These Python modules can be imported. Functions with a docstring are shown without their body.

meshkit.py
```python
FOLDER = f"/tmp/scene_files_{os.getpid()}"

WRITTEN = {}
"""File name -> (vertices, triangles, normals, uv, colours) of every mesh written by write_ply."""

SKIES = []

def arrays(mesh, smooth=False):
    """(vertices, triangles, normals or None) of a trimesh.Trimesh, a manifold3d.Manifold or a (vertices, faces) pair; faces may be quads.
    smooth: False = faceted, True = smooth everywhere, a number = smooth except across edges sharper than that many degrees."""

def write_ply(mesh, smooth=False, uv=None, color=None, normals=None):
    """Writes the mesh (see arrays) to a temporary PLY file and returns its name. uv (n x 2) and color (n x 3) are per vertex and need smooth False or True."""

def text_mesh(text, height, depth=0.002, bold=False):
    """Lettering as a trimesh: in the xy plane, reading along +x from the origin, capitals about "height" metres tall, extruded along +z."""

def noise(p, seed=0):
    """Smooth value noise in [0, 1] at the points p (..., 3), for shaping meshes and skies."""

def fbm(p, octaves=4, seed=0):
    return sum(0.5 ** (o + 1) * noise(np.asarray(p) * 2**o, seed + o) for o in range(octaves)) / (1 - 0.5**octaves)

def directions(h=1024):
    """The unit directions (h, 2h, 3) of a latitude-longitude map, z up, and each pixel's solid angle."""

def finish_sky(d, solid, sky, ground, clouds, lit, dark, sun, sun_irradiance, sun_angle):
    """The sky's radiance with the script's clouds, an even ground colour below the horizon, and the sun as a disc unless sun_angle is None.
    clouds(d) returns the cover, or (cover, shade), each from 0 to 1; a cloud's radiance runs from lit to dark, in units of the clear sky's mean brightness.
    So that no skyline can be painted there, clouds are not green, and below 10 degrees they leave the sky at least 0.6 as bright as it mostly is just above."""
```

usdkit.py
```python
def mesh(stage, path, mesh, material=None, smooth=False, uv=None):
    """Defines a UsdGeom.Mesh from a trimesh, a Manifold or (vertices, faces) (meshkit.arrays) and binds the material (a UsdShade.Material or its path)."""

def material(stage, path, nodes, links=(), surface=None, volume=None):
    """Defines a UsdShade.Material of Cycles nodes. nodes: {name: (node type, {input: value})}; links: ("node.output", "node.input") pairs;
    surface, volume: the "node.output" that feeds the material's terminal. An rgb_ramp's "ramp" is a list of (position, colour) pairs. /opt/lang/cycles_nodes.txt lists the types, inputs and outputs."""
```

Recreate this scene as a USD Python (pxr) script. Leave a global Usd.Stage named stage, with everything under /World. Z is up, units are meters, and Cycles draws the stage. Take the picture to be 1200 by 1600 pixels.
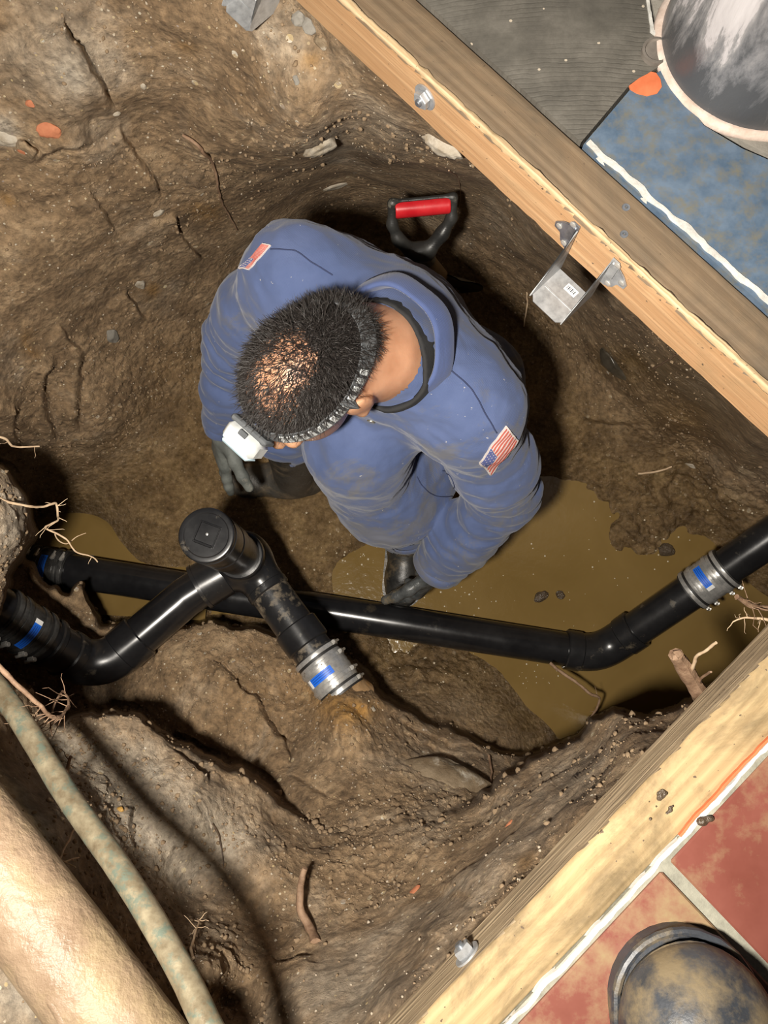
import math, random
import numpy as np, trimesh, manifold3d as m3
from scipy.interpolate import RBFInterpolator
from scipy.ndimage import zoom, gaussian_filter, map_coordinates, distance_transform_edt
from scipy.spatial import cKDTree
import shapely.geometry as sg
from pxr import Usd, UsdGeom, UsdLux, UsdShade, Sdf, Gf, Vt
import usdkit, meshkit
from meshkit import noise, fbm

random.seed(4)
rng = np.random.default_rng(4)
stage = Usd.Stage.CreateInMemory()
UsdGeom.SetStageUpAxis(stage, UsdGeom.Tokens.z)
UsdGeom.SetStageMetersPerUnit(stage, 1.0)
stage.SetDefaultPrim(UsdGeom.Xform.Define(stage, '/World').GetPrim())
UsdGeom.Scope.Define(stage, '/World/Looks')

# ---------------------------------------------------------------- camera, lamp, exposure
CAM_Z, TILT, FPX = 0.78, math.atan(200 / 1200), 1200.0
cam = UsdGeom.Camera.Define(stage, '/World/camera')
cam.AddTranslateOp().Set(Gf.Vec3d(0, 0, CAM_Z))
cam.AddRotateXOp().Set(math.degrees(TILT))
cam.CreateHorizontalApertureAttr(36.0)
cam.CreateVerticalApertureAttr(48.0)
cam.CreateFocalLengthAttr(36.0 * FPX / 1200)
cam.CreateClippingRangeAttr(Gf.Vec2f(0.02, 50))
cam.CreateExposureAttr(0.0)

lamp = UsdLux.SphereLight.Define(stage, '/World/unseen_lamp')       # out-of-view lamp beside the camera, its beam shaped to favour the pit
aim = Gf.Vec3d(0.13, 0.38, -1.0).GetNormalized()
lamp.AddTransformOp().Set(Gf.Matrix4d().SetRotate(Gf.Rotation(Gf.Vec3d(0, 0, -1), aim)) * Gf.Matrix4d().SetTranslate(Gf.Vec3d(-0.185, -0.125, 0.86)))
lamp.CreateRadiusAttr(0.045)
lamp.CreateIntensityAttr(2150.0)
lamp.CreateColorAttr(Gf.Vec3f(1.0, 0.93, 0.83))
shaping = UsdLux.ShapingAPI.Apply(lamp.GetPrim())
shaping.CreateShapingConeAngleAttr(62.0)
shaping.CreateShapingConeSoftnessAttr(1.0)
dome = UsdLux.DomeLight.Define(stage, '/World/room_ambient')  # faint even ambient for bounce from the unseen room
dome.CreateIntensityAttr(0.009)

# ---------------------------------------------------------------- helpers
C_, S_ = math.cos(TILT), math.sin(TILT)
def rays(px, py):
    px, py = np.asarray(px, float), np.asarray(py, float)
    u, v = (px - 600) / FPX, -(py - 800) / FPX
    return np.stack([u, v * C_ + S_, v * S_ - C_], -1)
def at(px, py, z):
    """the world point of height z that the photograph shows at (px, py)"""
    d = rays(px, py)
    t = (np.asarray(z, float) - CAM_Z) / d[..., 2]
    return np.array([0, 0, CAM_Z]) + d * np.asarray(t)[..., None]
def pix(p):
    p = np.asarray(p, float) - [0, 0, CAM_Z]
    y, z = p[..., 1] * C_ + p[..., 2] * S_, -p[..., 1] * S_ + p[..., 2] * C_
    return np.stack([600 + FPX * p[..., 0] / -z, 800 - FPX * y / -z], -1)
def nrm(v):
    v = np.asarray(v, float)
    return v / np.maximum(np.linalg.norm(v, axis=-1, keepdims=True), 1e-12)

taken = {}
def numbered(parent, name):
    key = (parent, name)
    n = taken.get(key, 0); taken[key] = n + 1
    return f'{parent}/{name}' if n == 0 else f'{parent}/{name}_{n:03d}'
def say(prim, label=None, cat=None, group=None, kind=None):
    for k, v in (('label', label), ('category', cat), ('group', group), ('kind', kind)):
        if v: prim.SetCustomDataByKey(k, v)
    return prim
class Thing:
    """an Xform at the thing's base; parts are given in world coordinates unless local=True"""
    def __init__(self, name, label=None, cat=None, loc=(0, 0, 0), rotz=0.0, group=None, kind=None):
        self.loc, self.rot = np.array(loc, float), rotz
        self.path = numbered('/World', name)
        x = UsdGeom.Xform.Define(stage, self.path)
        x.AddTranslateOp().Set(Gf.Vec3d(*map(float, loc))); x.AddRotateZOp().Set(math.degrees(rotz))
        self.prim = x.GetPrim()
        say(self.prim, label, cat, group, kind)
    def part(self, name, mesh, mat, smooth=40, parent=None, local=False, label=None, kind=None):
        v, f = tri(mesh)
        if not local:
            v = v - self.loc
            c, s = math.cos(-self.rot), math.sin(-self.rot)
            v = v @ np.array([[c, -s, 0], [s, c, 0], [0, 0, 1]]).T
        path = numbered(parent or self.path, name)
        m = usdkit.mesh(stage, path, trimesh.Trimesh(v, f, process=False), mat, smooth)
        say(m.GetPrim(), label, kind=kind)
        return path
def tri(mesh):
    if isinstance(mesh, (list,)):
        mesh = trimesh.util.concatenate([trimesh.Trimesh(*tri(x), process=False) for x in mesh])
    v, f, _ = meshkit.arrays(mesh)
    return v, f
def single(name, mesh, mat, label=None, cat=None, group=None, kind=None, smooth=40):
    """a thing that is one mesh, with its origin at its base"""
    v, f = tri(mesh)
    lo, hi = v.min(0), v.max(0)
    base = np.array([(lo[0] + hi[0]) / 2, (lo[1] + hi[1]) / 2, lo[2]])
    path = numbered('/World', name)
    m = usdkit.mesh(stage, path, trimesh.Trimesh(v - base, f, process=False), mat, smooth)
    m.AddTranslateOp().Set(Gf.Vec3d(*map(float, base)))
    say(m.GetPrim(), label, cat, group, kind)
    return m

def frame(axis, hint=(0, 0, 1)):
    w = nrm(axis)
    h = np.asarray(hint, float)
    if abs(w @ nrm(h)) > 0.97: h = np.array([1.0, 0, 0]) if abs(w[0]) < 0.9 else np.array([0, 1.0, 0])
    u = nrm(h - (h @ w) * w)
    return u, np.cross(w, u), w
def lathe(profile, p0, axis, seg=40, closed=False, hint=(0, 0, 1)):
    """profile [(t, r)] revolved about the line p0 + t axis"""
    u, v, w = frame(axis, hint)
    pr = np.array(profile, float)
    a = np.linspace(0, 2 * np.pi, seg, endpoint=False)
    ring = np.cos(a)[:, None] * u + np.sin(a)[:, None] * v
    V = (np.asarray(p0) + pr[:, 0, None, None] * w + pr[:, 1, None, None] * ring[None]).reshape(-1, 3)
    return trimesh.Trimesh(V, grid_faces(len(pr), seg, wrap=True, loop=closed), process=False)
def grid_faces(n, m, wrap=False, loop=False):
    i = np.arange(n if loop else n - 1)[:, None]; j = np.arange(m if wrap else m - 1)[None]
    i2, j2 = (i + 1) % n, (j + 1) % m
    a, b, c, d = (np.broadcast_to(x, (i.shape[0], j.shape[1])).ravel() for x in (i * m + j, i * m + j2, i2 * m + j2, i2 * m + j))
    return np.vstack([np.stack([a, b, c], 1), np.stack([a, c, d], 1)])
def tube(points, radii, seg=10, cap=True, wob=0.0, seed=0):
    P = np.asarray(points, float)
    R = np.broadcast_to(np.asarray(radii, float), (len(P),)).astype(float)
    T = nrm(np.gradient(P, axis=0))
    u, v, _ = frame(T[0])
    a = np.linspace(0, 2 * np.pi, seg, endpoint=False)
    V = []
    for k in range(len(P)):
        u = nrm(u - (u @ T[k]) * T[k]); v = np.cross(T[k], u)
        V.append(P[k] + R[k] * (np.cos(a)[:, None] * u + np.sin(a)[:, None] * v))
    V = np.array(V)
    if wob:
        n = fbm(V * (0.35 / max(R.max(), 1e-3)), 3, seed) - 0.5
        V = V + (V - P[:, None]) * (n * wob * 2)[..., None]
    V = V.reshape(-1, 3); F = grid_faces(len(P), seg, wrap=True)
    if cap:
        n = len(V); V = np.vstack([V, P[:1], P[-1:]])
        j = np.arange(seg); j2 = (j + 1) % seg
        F = np.vstack([F, np.stack([np.full(seg, n), j2, j], 1), np.stack([np.full(seg, n + 1), (len(P) - 1) * seg + j, (len(P) - 1) * seg + j2], 1)])
    return trimesh.Trimesh(V, F, process=False)
def spline(pts, n=40):
    from scipy.interpolate import CubicSpline, PchipInterpolator
    P = np.asarray(pts, float)
    s = np.r_[0, np.cumsum(np.linalg.norm(np.diff(P, axis=0), axis=1))]
    return PchipInterpolator(s, P, axis=0)(np.linspace(0, s[-1], n))
def box(size, center=(0, 0, 0), R=None, bevel=0.0):
    sx, sy, sz = (s / 2 for s in size)
    if bevel:
        b = min(bevel, sx * .9, sy * .9, sz * .9)
        pts = [(x * (sx - b * (k != 0)), y * (sy - b * (k != 1)), z * (sz - b * (k != 2))) for x in (-1, 1) for y in (-1, 1) for z in (-1, 1) for k in range(3)]
        m = m3.Manifold.hull_points(np.array(pts)).to_mesh()
        v, f = m.vert_properties[:, :3], m.tri_verts
    else:
        t = trimesh.creation.box((2 * sx, 2 * sy, 2 * sz)); v, f = t.vertices, t.faces
    v = np.asarray(v)
    if R is not None: v = v @ np.asarray(R)          # rows of R: the box's axes in the world
    return trimesh.Trimesh(v + np.asarray(center), f, process=False)
def prism(poly, z0, z1, bevel=0.0):
    p = sg.Polygon(poly)
    if bevel:
        cs = m3.CrossSection([np.array(sg.polygon.orient(p).exterior.coords)[:-1]])
        low = m3.Manifold.extrude(cs, z1 - z0 - bevel).translate((0, 0, z0))
        top = m3.Manifold.hull(m3.Manifold.extrude(cs, 1e-5).translate((0, 0, z1 - bevel)) + m3.Manifold.extrude(cs.offset(-bevel, m3.JoinType.Miter), 1e-5).translate((0, 0, z1))) if p.convex_hull.area < p.area * 1.001 else m3.Manifold.extrude(cs.offset(-bevel), bevel).translate((0, 0, z1 - bevel))
        return low + top
    return trimesh.creation.extrude_polygon(p, z1 - z0, engine='earcut').apply_translation((0, 0, z0))

# --- signed distance modelling: smooth unions sampled on a grid, meshed with surface nets
class Field:
    def __init__(self, k=0.03): self.prims, self.k, self.cuts = [], k, []
    def cone(self, a, b, ra, rb, k=None):
        self.prims.append(('c', np.array(a, float), np.array(b, float), ra, rb, k)); return self
    def ball(self, c, r, k=None): return self.cone(c, np.asarray(c) + [0, 0, 1e-5], r, r, k)
    def ell(self, c, axes, radii, k=None):
        self.prims.append(('e', np.array(c, float), np.array(axes, float), np.array(radii, float), 0, k)); return self
    def cut(self, p, n): self.cuts.append((np.array(p, float), nrm(n))); return self      # keeps the side that n points away from
    @staticmethod
    def dist(pr, x):
        if pr[0] == 'c':
            _, a, b, ra, rb, _ = pr
            ab = b - a
            t = np.clip((x - a) @ ab / max(ab @ ab, 1e-12), 0, 1)
            return np.linalg.norm(x - a - t[..., None] * ab, axis=-1) - (ra + (rb - ra) * t)
        _, c, A, r, _, _ = pr
        q = (x - c) @ A.T
        k0 = np.linalg.norm(q / r, axis=-1); k1 = np.linalg.norm(q / r ** 2, axis=-1)
        return k0 * (k0 - 1) / np.maximum(k1, 1e-9)
    def __call__(self, x):
        x = np.asarray(x, float); d = np.full(x.shape[:-1], 0.2)
        for pr in self.prims: d = smin(d, self.dist(pr, x), pr[5] or self.k)
        for p, n in self.cuts: d = np.maximum(d, (x - p) @ n)
        return d
    def bounds(self):
        lo, hi = [], []
        for pr in self.prims:
            if pr[0] == 'c':
                r = max(pr[3], pr[4]); lo.append(np.minimum(pr[1], pr[2]) - r); hi.append(np.maximum(pr[1], pr[2]) + r)
            else:
                r = pr[3].max(); lo.append(pr[1] - r); hi.append(pr[1] + r)
        return np.min(lo, 0), np.max(hi, 0)
    def mesh(self, h):
        lo, hi = self.bounds(); lo = lo - 4 * h; hi = hi + 4 * h
        n = np.ceil((hi - lo) / h).astype(int) + 1
        ax = [lo[i] + h * np.arange(n[i]) for i in range(3)]
        D = np.full(n, 0.2, np.float32)
        for pr in self.prims:
            k = pr[5] or self.k
            if pr[0] == 'c':
                r = max(pr[3], pr[4]); a, b = np.minimum(pr[1], pr[2]) - r, np.maximum(pr[1], pr[2]) + r
            else:
                a, b = pr[1] - pr[3].max(), pr[1] + pr[3].max()
            m = k + 3 * h
            i0 = np.clip(np.floor((a - m - lo) / h).astype(int), 0, n - 1); i1 = np.clip(np.ceil((b + m - lo) / h).astype(int) + 1, 1, n)
            sl = tuple(slice(p, q) for p, q in zip(i0, i1))
            X = np.stack(np.meshgrid(*[ax[i][sl[i]] for i in range(3)], indexing='ij'), -1)
            D[sl] = smin(D[sl], self.dist(pr, X), k)
        if self.cuts:
            X = np.stack(np.meshgrid(*ax, indexing='ij'), -1)
            for p, nn in self.cuts: D = np.maximum(D, (X - p) @ nn)
        return surface_net(D, lo, h)
def smin(a, b, k):
    h = np.maximum(k - np.abs(a - b), 0) / k
    return np.minimum(a, b) - h * h * k * 0.25
def surface_net(D, lo, h):
    inside = D < 0
    n = D.shape
    acc = np.zeros((n[0] - 1, n[1] - 1, n[2] - 1, 3)); cnt = np.zeros(n[:1] and (n[0] - 1, n[1] - 1, n[2] - 1))
    quads = []
    sgn = inside
    full = np.zeros((n[0] - 1, n[1] - 1, n[2] - 1), np.uint8)
    for a, b, c in np.ndindex(2, 2, 2): full += sgn[a:n[0] - 1 + a, b:n[1] - 1 + b, c:n[2] - 1 + c]
    cells = np.argwhere((full > 0) & (full < 8))
    idx = np.full(full.shape, -1, np.int64); idx[tuple(cells.T)] = np.arange(len(cells))
    V = np.zeros((len(cells), 3)); W = np.zeros(len(cells))
    for ax in range(3):
        o = [i for i in range(3) if i != ax]
        for p, q in np.ndindex(2, 2):
            s = np.zeros(3, int); s[o[0]] = p; s[o[1]] = q; e = s.copy(); e[ax] = 1
            d0 = D[tuple((cells + s).T)]; d1 = D[tuple((cells + e).T)]
            m = (d0 < 0) != (d1 < 0)
            t = d0[m] / (d0[m] - d1[m])
            P = np.tile(s.astype(float), (m.sum(), 1)); P[:, ax] = t
            V[m] += P; W[m] += 1
    V = lo + h * (cells + V / np.maximum(W, 1)[:, None])
    F = []
    for ax in range(3):
        o = [(ax + 1) % 3, (ax + 2) % 3]
        sl0 = [slice(None)] * 3; sl1 = [slice(None)] * 3
        sl0[ax] = slice(0, n[ax] - 1); sl1[ax] = slice(1, n[ax])
        ch = sgn[tuple(sl0)] != sgn[tuple(sl1)]
        E = np.argwhere(ch)
        ok = (E[:, o[0]] > 0) & (E[:, o[1]] > 0) & (E[:, o[0]] < n[o[0]] - 1) & (E[:, o[1]] < n[o[1]] - 1)
        E = E[ok]
        flip = ~sgn[tuple(E.T)]
        def cell(d0, d1):
            q = E.copy(); q[:, o[0]] += d0; q[:, o[1]] += d1
            return idx[tuple(q.T)]
        a, b, c, d = cell(-1, -1), cell(0, -1), cell(0, 0), cell(-1, 0)
        q = np.stack([a, b, c, d], 1); q[flip] = q[flip][:, ::-1]
        F += [q[:, [0, 1, 2]], q[:, [0, 2, 3]]]
    return trimesh.Trimesh(V, np.vstack(F), process=False)
def vnormals(v, f):
    return meshkit.arrays(trimesh.Trimesh(v, f, process=False), True)[2]
def ridged(p, octaves=3, seed=0):
    return sum(0.5 ** (o + 1) * (1 - np.abs(2 * noise(p * 2 ** o, seed + o) - 1)) for o in range(octaves))
def on_field(F, p, d, steps=60):
    """marches from p along d to the field's surface"""
    p = np.array(p, float); d = nrm(d)
    for _ in range(steps): p = p + d * np.clip(F(p), -0.02, 0.05)[..., None] * 0.9
    return p

# ---------------------------------------------------------------- materials
def mat(name, nodes, links, surface='p.BSDF'):
    return usdkit.material(stage, f'/World/Looks/{name}', nodes, links, surface=surface)
def basic(name, c1, c2, scale=20.0, rough=(0.4, 0.6), metal=0.0, bump=0.0, bscale=80.0, dist=0.002, detail=6.0, stretch=(1, 1, 1), extra=None, spec=0.5, lohi=(0.35, 0.65)):
    """two tones by noise, with roughness and relief of its own; object space"""
    N = {'tc': ('texture_coordinate', {}), 'mp': ('mapping', {'scale': stretch}),
         'n': ('noise_texture', {'scale': scale, 'detail': detail, 'roughness': 0.62}),
         'r': ('rgb_ramp', {'ramp': [(0, c1), (lohi[0], c1), (lohi[1], c2), (1, c2)]}),
         'rr': ('map_range', {'from_min': 0.3, 'from_max': 0.7, 'to_min': rough[0], 'to_max': rough[1], 'clamp': True}),
         'p': ('principled_bsdf', {'metallic': metal, 'specular_ior_level': spec})}
    L = [('tc.object', 'mp.vector'), ('mp.vector', 'n.vector'), ('n.fac', 'r.fac'), ('r.color', 'p.base_color'), ('n.fac', 'rr.value'), ('rr.result', 'p.roughness')]
    if bump:
        N['b'] = ('noise_texture', {'scale': bscale, 'detail': 5.0, 'roughness': 0.6}); N['bm'] = ('bump', {'strength': bump, 'distance': dist})
        L += [('mp.vector', 'b.vector'), ('b.fac', 'bm.height'), ('bm.normal', 'p.normal')]
    if extra:                                            # (colour, scale, low, high, roughness): a third tone in patches
        col, sc, lo, hi, ro = extra
        N['xn'] = ('noise_texture', {'scale': sc, 'detail': 8.0, 'roughness': 0.68}); N['xr'] = ('map_range', {'from_min': lo, 'from_max': hi, 'clamp': True})
        N['xm'] = ('mix_color', {'b': col}); N['xf'] = ('mix_float', {'b': ro})
        L = [l for l in L if l[1] not in ('p.base_color', 'p.roughness')]
        L += [('mp.vector', 'xn.vector'), ('xn.fac', 'xr.value'), ('xr.result', 'xm.fac'), ('r.color', 'xm.a'), ('xm.result', 'p.base_color'), ('xr.result', 'xf.fac'), ('rr.result', 'xf.a'), ('xf.result', 'p.roughness')]
    return mat(name, N, L)

def soil_material(name):
    # 'soil' on the vertices says which earth lies where: r pale grey, g iron orange, b wet mud
    N = {'geo': ('geometry', {}), 'at': ('attribute', {'attribute': 'soil'}), 'sp': ('separate_color', {}),
         'n1': ('noise_texture', {'scale': 11.0, 'detail': 9.0, 'roughness': 0.66, 'distortion': 0.4}),
         'n2': ('noise_texture', {'scale': 70.0, 'detail': 6.0, 'roughness': 0.7}),
         'n3': ('noise_texture', {'scale': 5.0, 'detail': 7.0, 'roughness': 0.7, 'distortion': 0.8}),
         'br': ('rgb_ramp', {'ramp': [(0.25, (0.10, 0.062, 0.033)), (0.45, (0.215, 0.142, 0.078)), (0.58, (0.30, 0.205, 0.117)), (0.75, (0.42, 0.31, 0.19))]}),
         'gr': ('rgb_ramp', {'ramp': [(0.28, (0.17, 0.135, 0.098)), (0.5, (0.36, 0.30, 0.225)), (0.7, (0.52, 0.45, 0.36))]}),
         'og': ('rgb_ramp', {'ramp': [(0.3, (0.20, 0.11, 0.035)), (0.6, (0.38, 0.20, 0.05)), (0.75, (0.44, 0.30, 0.12))]}),
         'wt': ('rgb_ramp', {'ramp': [(0.28, (0.075, 0.046, 0.020)), (0.5, (0.15, 0.095, 0.042)), (0.72, (0.24, 0.16, 0.073))]}),
         'f2': ('map_range', {'from_min': 0.3, 'from_max': 0.7, 'to_min': 0.5, 'to_max': 1.45, 'clamp': True}),
         'mg': ('mix_color', {}), 'mo': ('mix_color', {}), 'mw': ('mix_color', {}), 'ml': ('mix_color', {'blend_type': 'multiply', 'fac': 1.0, 'use_clamp': False}),
         'ag': ('math', {'math_type': 'multiply_add', 'value2': 1.5, 'use_clamp': True}), 'a3': ('map_range', {'from_min': 0.36, 'from_max': 0.66, 'to_min': -0.42, 'to_max': 0.32}),
         'v': ('voronoi_texture', {'scale': 150.0, 'randomness': 1.0}), 'vc': ('separate_color', {}),
         'v2': ('voronoi_texture', {'scale': 48.0, 'randomness': 1.0}), 'vc2': ('separate_color', {}),
         'd1': ('math', {'math_type': 'less_than', 'value2': 0.30}), 's1': ('math', {'math_type': 'greater_than', 'value2': 0.915}), 'k1': ('math', {'math_type': 'multiply'}),
         'd2': ('math', {'math_type': 'less_than', 'value2': 0.26}), 's2': ('math', {'math_type': 'greater_than', 'value2': 0.955}), 'k2': ('math', {'math_type': 'multiply'}),
         'kk': ('math', {'math_type': 'maximum'}), 'dry': ('math', {'math_type': 'multiply_add', 'value2': -0.75, 'value3': 1.0}), 'k3': ('math', {'math_type': 'multiply', 'use_clamp': True}),
         'gc': ('rgb_ramp', {'ramp': [(0.0, (0.62, 0.57, 0.48)), (0.5, (0.50, 0.38, 0.20)), (1.0, (0.36, 0.29, 0.24))]}), 'mgr': ('mix_color', {}),
         'rg': ('map_range', {'to_min': 0.9, 'to_max': 0.15, 'clamp': True}), 'rn': ('map_range', {'from_min': 0.35, 'from_max': 0.65, 'to_min': -0.12, 'to_max': 0.14}), 'rs': ('math', {'math_type': 'add', 'use_clamp': True}),
         'hb': ('noise_texture', {'scale': 140.0, 'detail': 7.0, 'roughness': 0.72}), 'hv': ('voronoi_texture', {'feature': 'smooth_f1', 'scale': 85.0, 'smoothness': 0.4}),
         'hm': ('noise_texture', {'scale': 34.0, 'detail': 5.0, 'roughness': 0.6}),
         'h1': ('math', {'math_type': 'multiply_add', 'value2': 0.85}), 'h2': ('math', {'math_type': 'multiply_add', 'value2': 0.55}), 'h3': ('math', {'math_type': 'multiply_add', 'value2': 0.5}),
         'bm': ('bump', {'strength': 0.9, 'distance': 0.008}), 'p': ('principled_bsdf', {'specular_ior_level': 0.45})}
    L = [('at.color', 'sp.color')] + [('geo.position', f'{x}.vector') for x in ('n1', 'n2', 'n3', 'v', 'v2', 'hb', 'hv', 'hm')]
    L += [('n1.fac', f'{x}.fac') for x in ('br', 'gr', 'og', 'wt')]
    L += [('n3.fac', 'a3.value'), ('sp.r', 'ag.value1'), ('a3.result', 'ag.value3'), ('ag.value', 'mg.fac'), ('br.color', 'mg.a'), ('gr.color', 'mg.b'),
          ('mg.result', 'mo.a'), ('og.color', 'mo.b'), ('sp.g', 'mo.fac'), ('mo.result', 'mw.a'), ('wt.color', 'mw.b'), ('sp.b', 'mw.fac'),
          ('n2.fac', 'f2.value'), ('mw.result', 'ml.a'), ('f2.result', 'ml.b'),
          ('v.distance', 'd1.value1'), ('v.color', 'vc.color'), ('vc.r', 's1.value1'), ('d1.value', 'k1.value1'), ('s1.value', 'k1.value2'),
          ('v2.distance', 'd2.value1'), ('v2.color', 'vc2.color'), ('vc2.r', 's2.value1'), ('d2.value', 'k2.value1'), ('s2.value', 'k2.value2'),
          ('k1.value', 'kk.value1'), ('k2.value', 'kk.value2'), ('sp.b', 'dry.value1'), ('kk.value', 'k3.value1'), ('dry.value', 'k3.value2'),
          ('vc.g', 'gc.fac'), ('ml.result', 'mgr.a'), ('gc.color', 'mgr.b'), ('k3.value', 'mgr.fac'), ('mgr.result', 'p.base_color'),
          ('sp.b', 'rg.value'), ('rg.result', 'rs.value1'), ('n2.fac', 'rn.value'), ('rn.result', 'rs.value2'), ('rs.value', 'p.roughness'),
          ('hb.fac', 'h1.value1'), ('hm.fac', 'h2.value1'), ('h1.value', 'h2.value3'), ('hv.distance', 'h3.value1'), ('h2.value', 'h3.value3'), ('h3.value', 'bm.height'), ('bm.normal', 'p.normal')]
    return mat(name, N, L)

def wood_material(name, light, dark, dirt=(0.20, 0.15, 0.09), dirt_lo=0.55, dirt_hi=0.75, grain=26.0, dscale=9.0, rings=True):
    """grain along the piece's x; dirt: smeared patches"""
    N = {'tc': ('texture_coordinate', {}), 'mp': ('mapping', {'scale': (0.055, 1.0, 1.0)}),
         'w': ('wave_texture', {'wave_type': 'bands', 'bands_direction': 'y', 'scale': grain, 'distortion': 7.0, 'detail': 3.0, 'detail_scale': 1.2}),
         'n': ('noise_texture', {'scale': 190.0, 'detail': 6.0, 'roughness': 0.65}), 'm': ('mix_float', {'fac': 0.55}),
         'r': ('rgb_ramp', {'ramp': [(0.15, dark), (0.5, tuple(0.45 * a + 0.55 * b for a, b in zip(dark, light))), (0.8, light)]}),
         'mp2': ('mapping', {'scale': (0.6, 1.0, 1.0)}), 'dn': ('noise_texture', {'scale': dscale, 'detail': 9.0, 'roughness': 0.72, 'distortion': 0.5}), 'dr': ('map_range', {'from_min': dirt_lo, 'from_max': dirt_hi, 'clamp': True}),
         'mx': ('mix_color', {'b': dirt}), 'kn': ('noise_texture', {'scale': 160.0, 'detail': 2.0}), 'kr': ('map_range', {'from_min': 0.70, 'from_max': 0.74, 'clamp': True}), 'mk': ('mix_color', {'b': (0.10, 0.07, 0.045)}),
         'bm': ('bump', {'strength': 0.55, 'distance': 0.0025}), 'p': ('principled_bsdf', {'roughness': 0.72, 'specular_ior_level': 0.3})}
    L = [('tc.object', 'mp.vector'), ('mp.vector', 'w.vector'), ('mp.vector', 'n.vector'), ('w.fac', 'm.a'), ('n.fac', 'm.b'), ('m.result', 'r.fac'),
         ('tc.object', 'mp2.vector'), ('mp2.vector', 'dn.vector'), ('tc.object', 'kn.vector'), ('dn.fac', 'dr.value'), ('dr.result', 'mx.fac'), ('r.color', 'mx.a'),
         ('kn.fac', 'kr.value'), ('kr.result', 'mk.fac'), ('mx.result', 'mk.a'), ('mk.result', 'p.base_color'), ('m.result', 'bm.height'), ('bm.normal', 'p.normal')]
    return mat(name, N, L)

SOIL = soil_material('soil')
PINE = wood_material('fresh_pine', (0.50, 0.325, 0.18), (0.36, 0.20, 0.095), (0.28, 0.19, 0.10), 0.56, 0.8, 30.0)
PINE_TOP = wood_material('dirty_pine', (0.195, 0.138, 0.085), (0.145, 0.098, 0.058), (0.092, 0.072, 0.05), 0.42, 0.7, 20.0)
PINE_ROUGH = wood_material('rough_sawn_pine', (0.52, 0.385, 0.235), (0.36, 0.25, 0.135), (0.28, 0.20, 0.11), 0.5, 0.72, 60.0)
SILL_FACE = wood_material('weathered_pine', (0.40, 0.31, 0.20), (0.26, 0.19, 0.115), (0.16, 0.12, 0.078), 0.5, 0.75, 95.0)
SILL_TOP = wood_material('mud_dusted_pine', (0.40, 0.295, 0.155), (0.31, 0.215, 0.108), (0.16, 0.115, 0.06), 0.44, 0.66, 24.0, 15.0)
WATER = mat('muddy_water', {'geo': ('geometry', {}), 'n': ('noise_texture', {'scale': 4.0, 'detail': 4.0, 'distortion': 0.6}), 'r': ('rgb_ramp', {'ramp': [(0.3, (0.16, 0.102, 0.032)), (0.7, (0.21, 0.138, 0.048))]}),
     'b': ('noise_texture', {'scale': 55.0, 'detail': 3.0}), 'bm': ('bump', {'strength': 0.35, 'distance': 0.003}), 'p': ('principled_bsdf', {'roughness': 0.10, 'specular_ior_level': 0.5, 'diffuse_roughness': 0.3})},
     [('geo.position', 'n.vector'), ('n.fac', 'r.fac'), ('r.color', 'p.base_color'), ('geo.position', 'b.vector'), ('b.fac', 'bm.height'), ('bm.normal', 'p.normal')])
ABS = basic('black_plastic', (0.010, 0.010, 0.011), (0.016, 0.016, 0.017), 14.0, (0.22, 0.34), bump=0.08, bscale=220.0, dist=0.0006, extra=((0.13, 0.105, 0.07), 16.0, 0.60, 0.74, 0.75))
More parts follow.
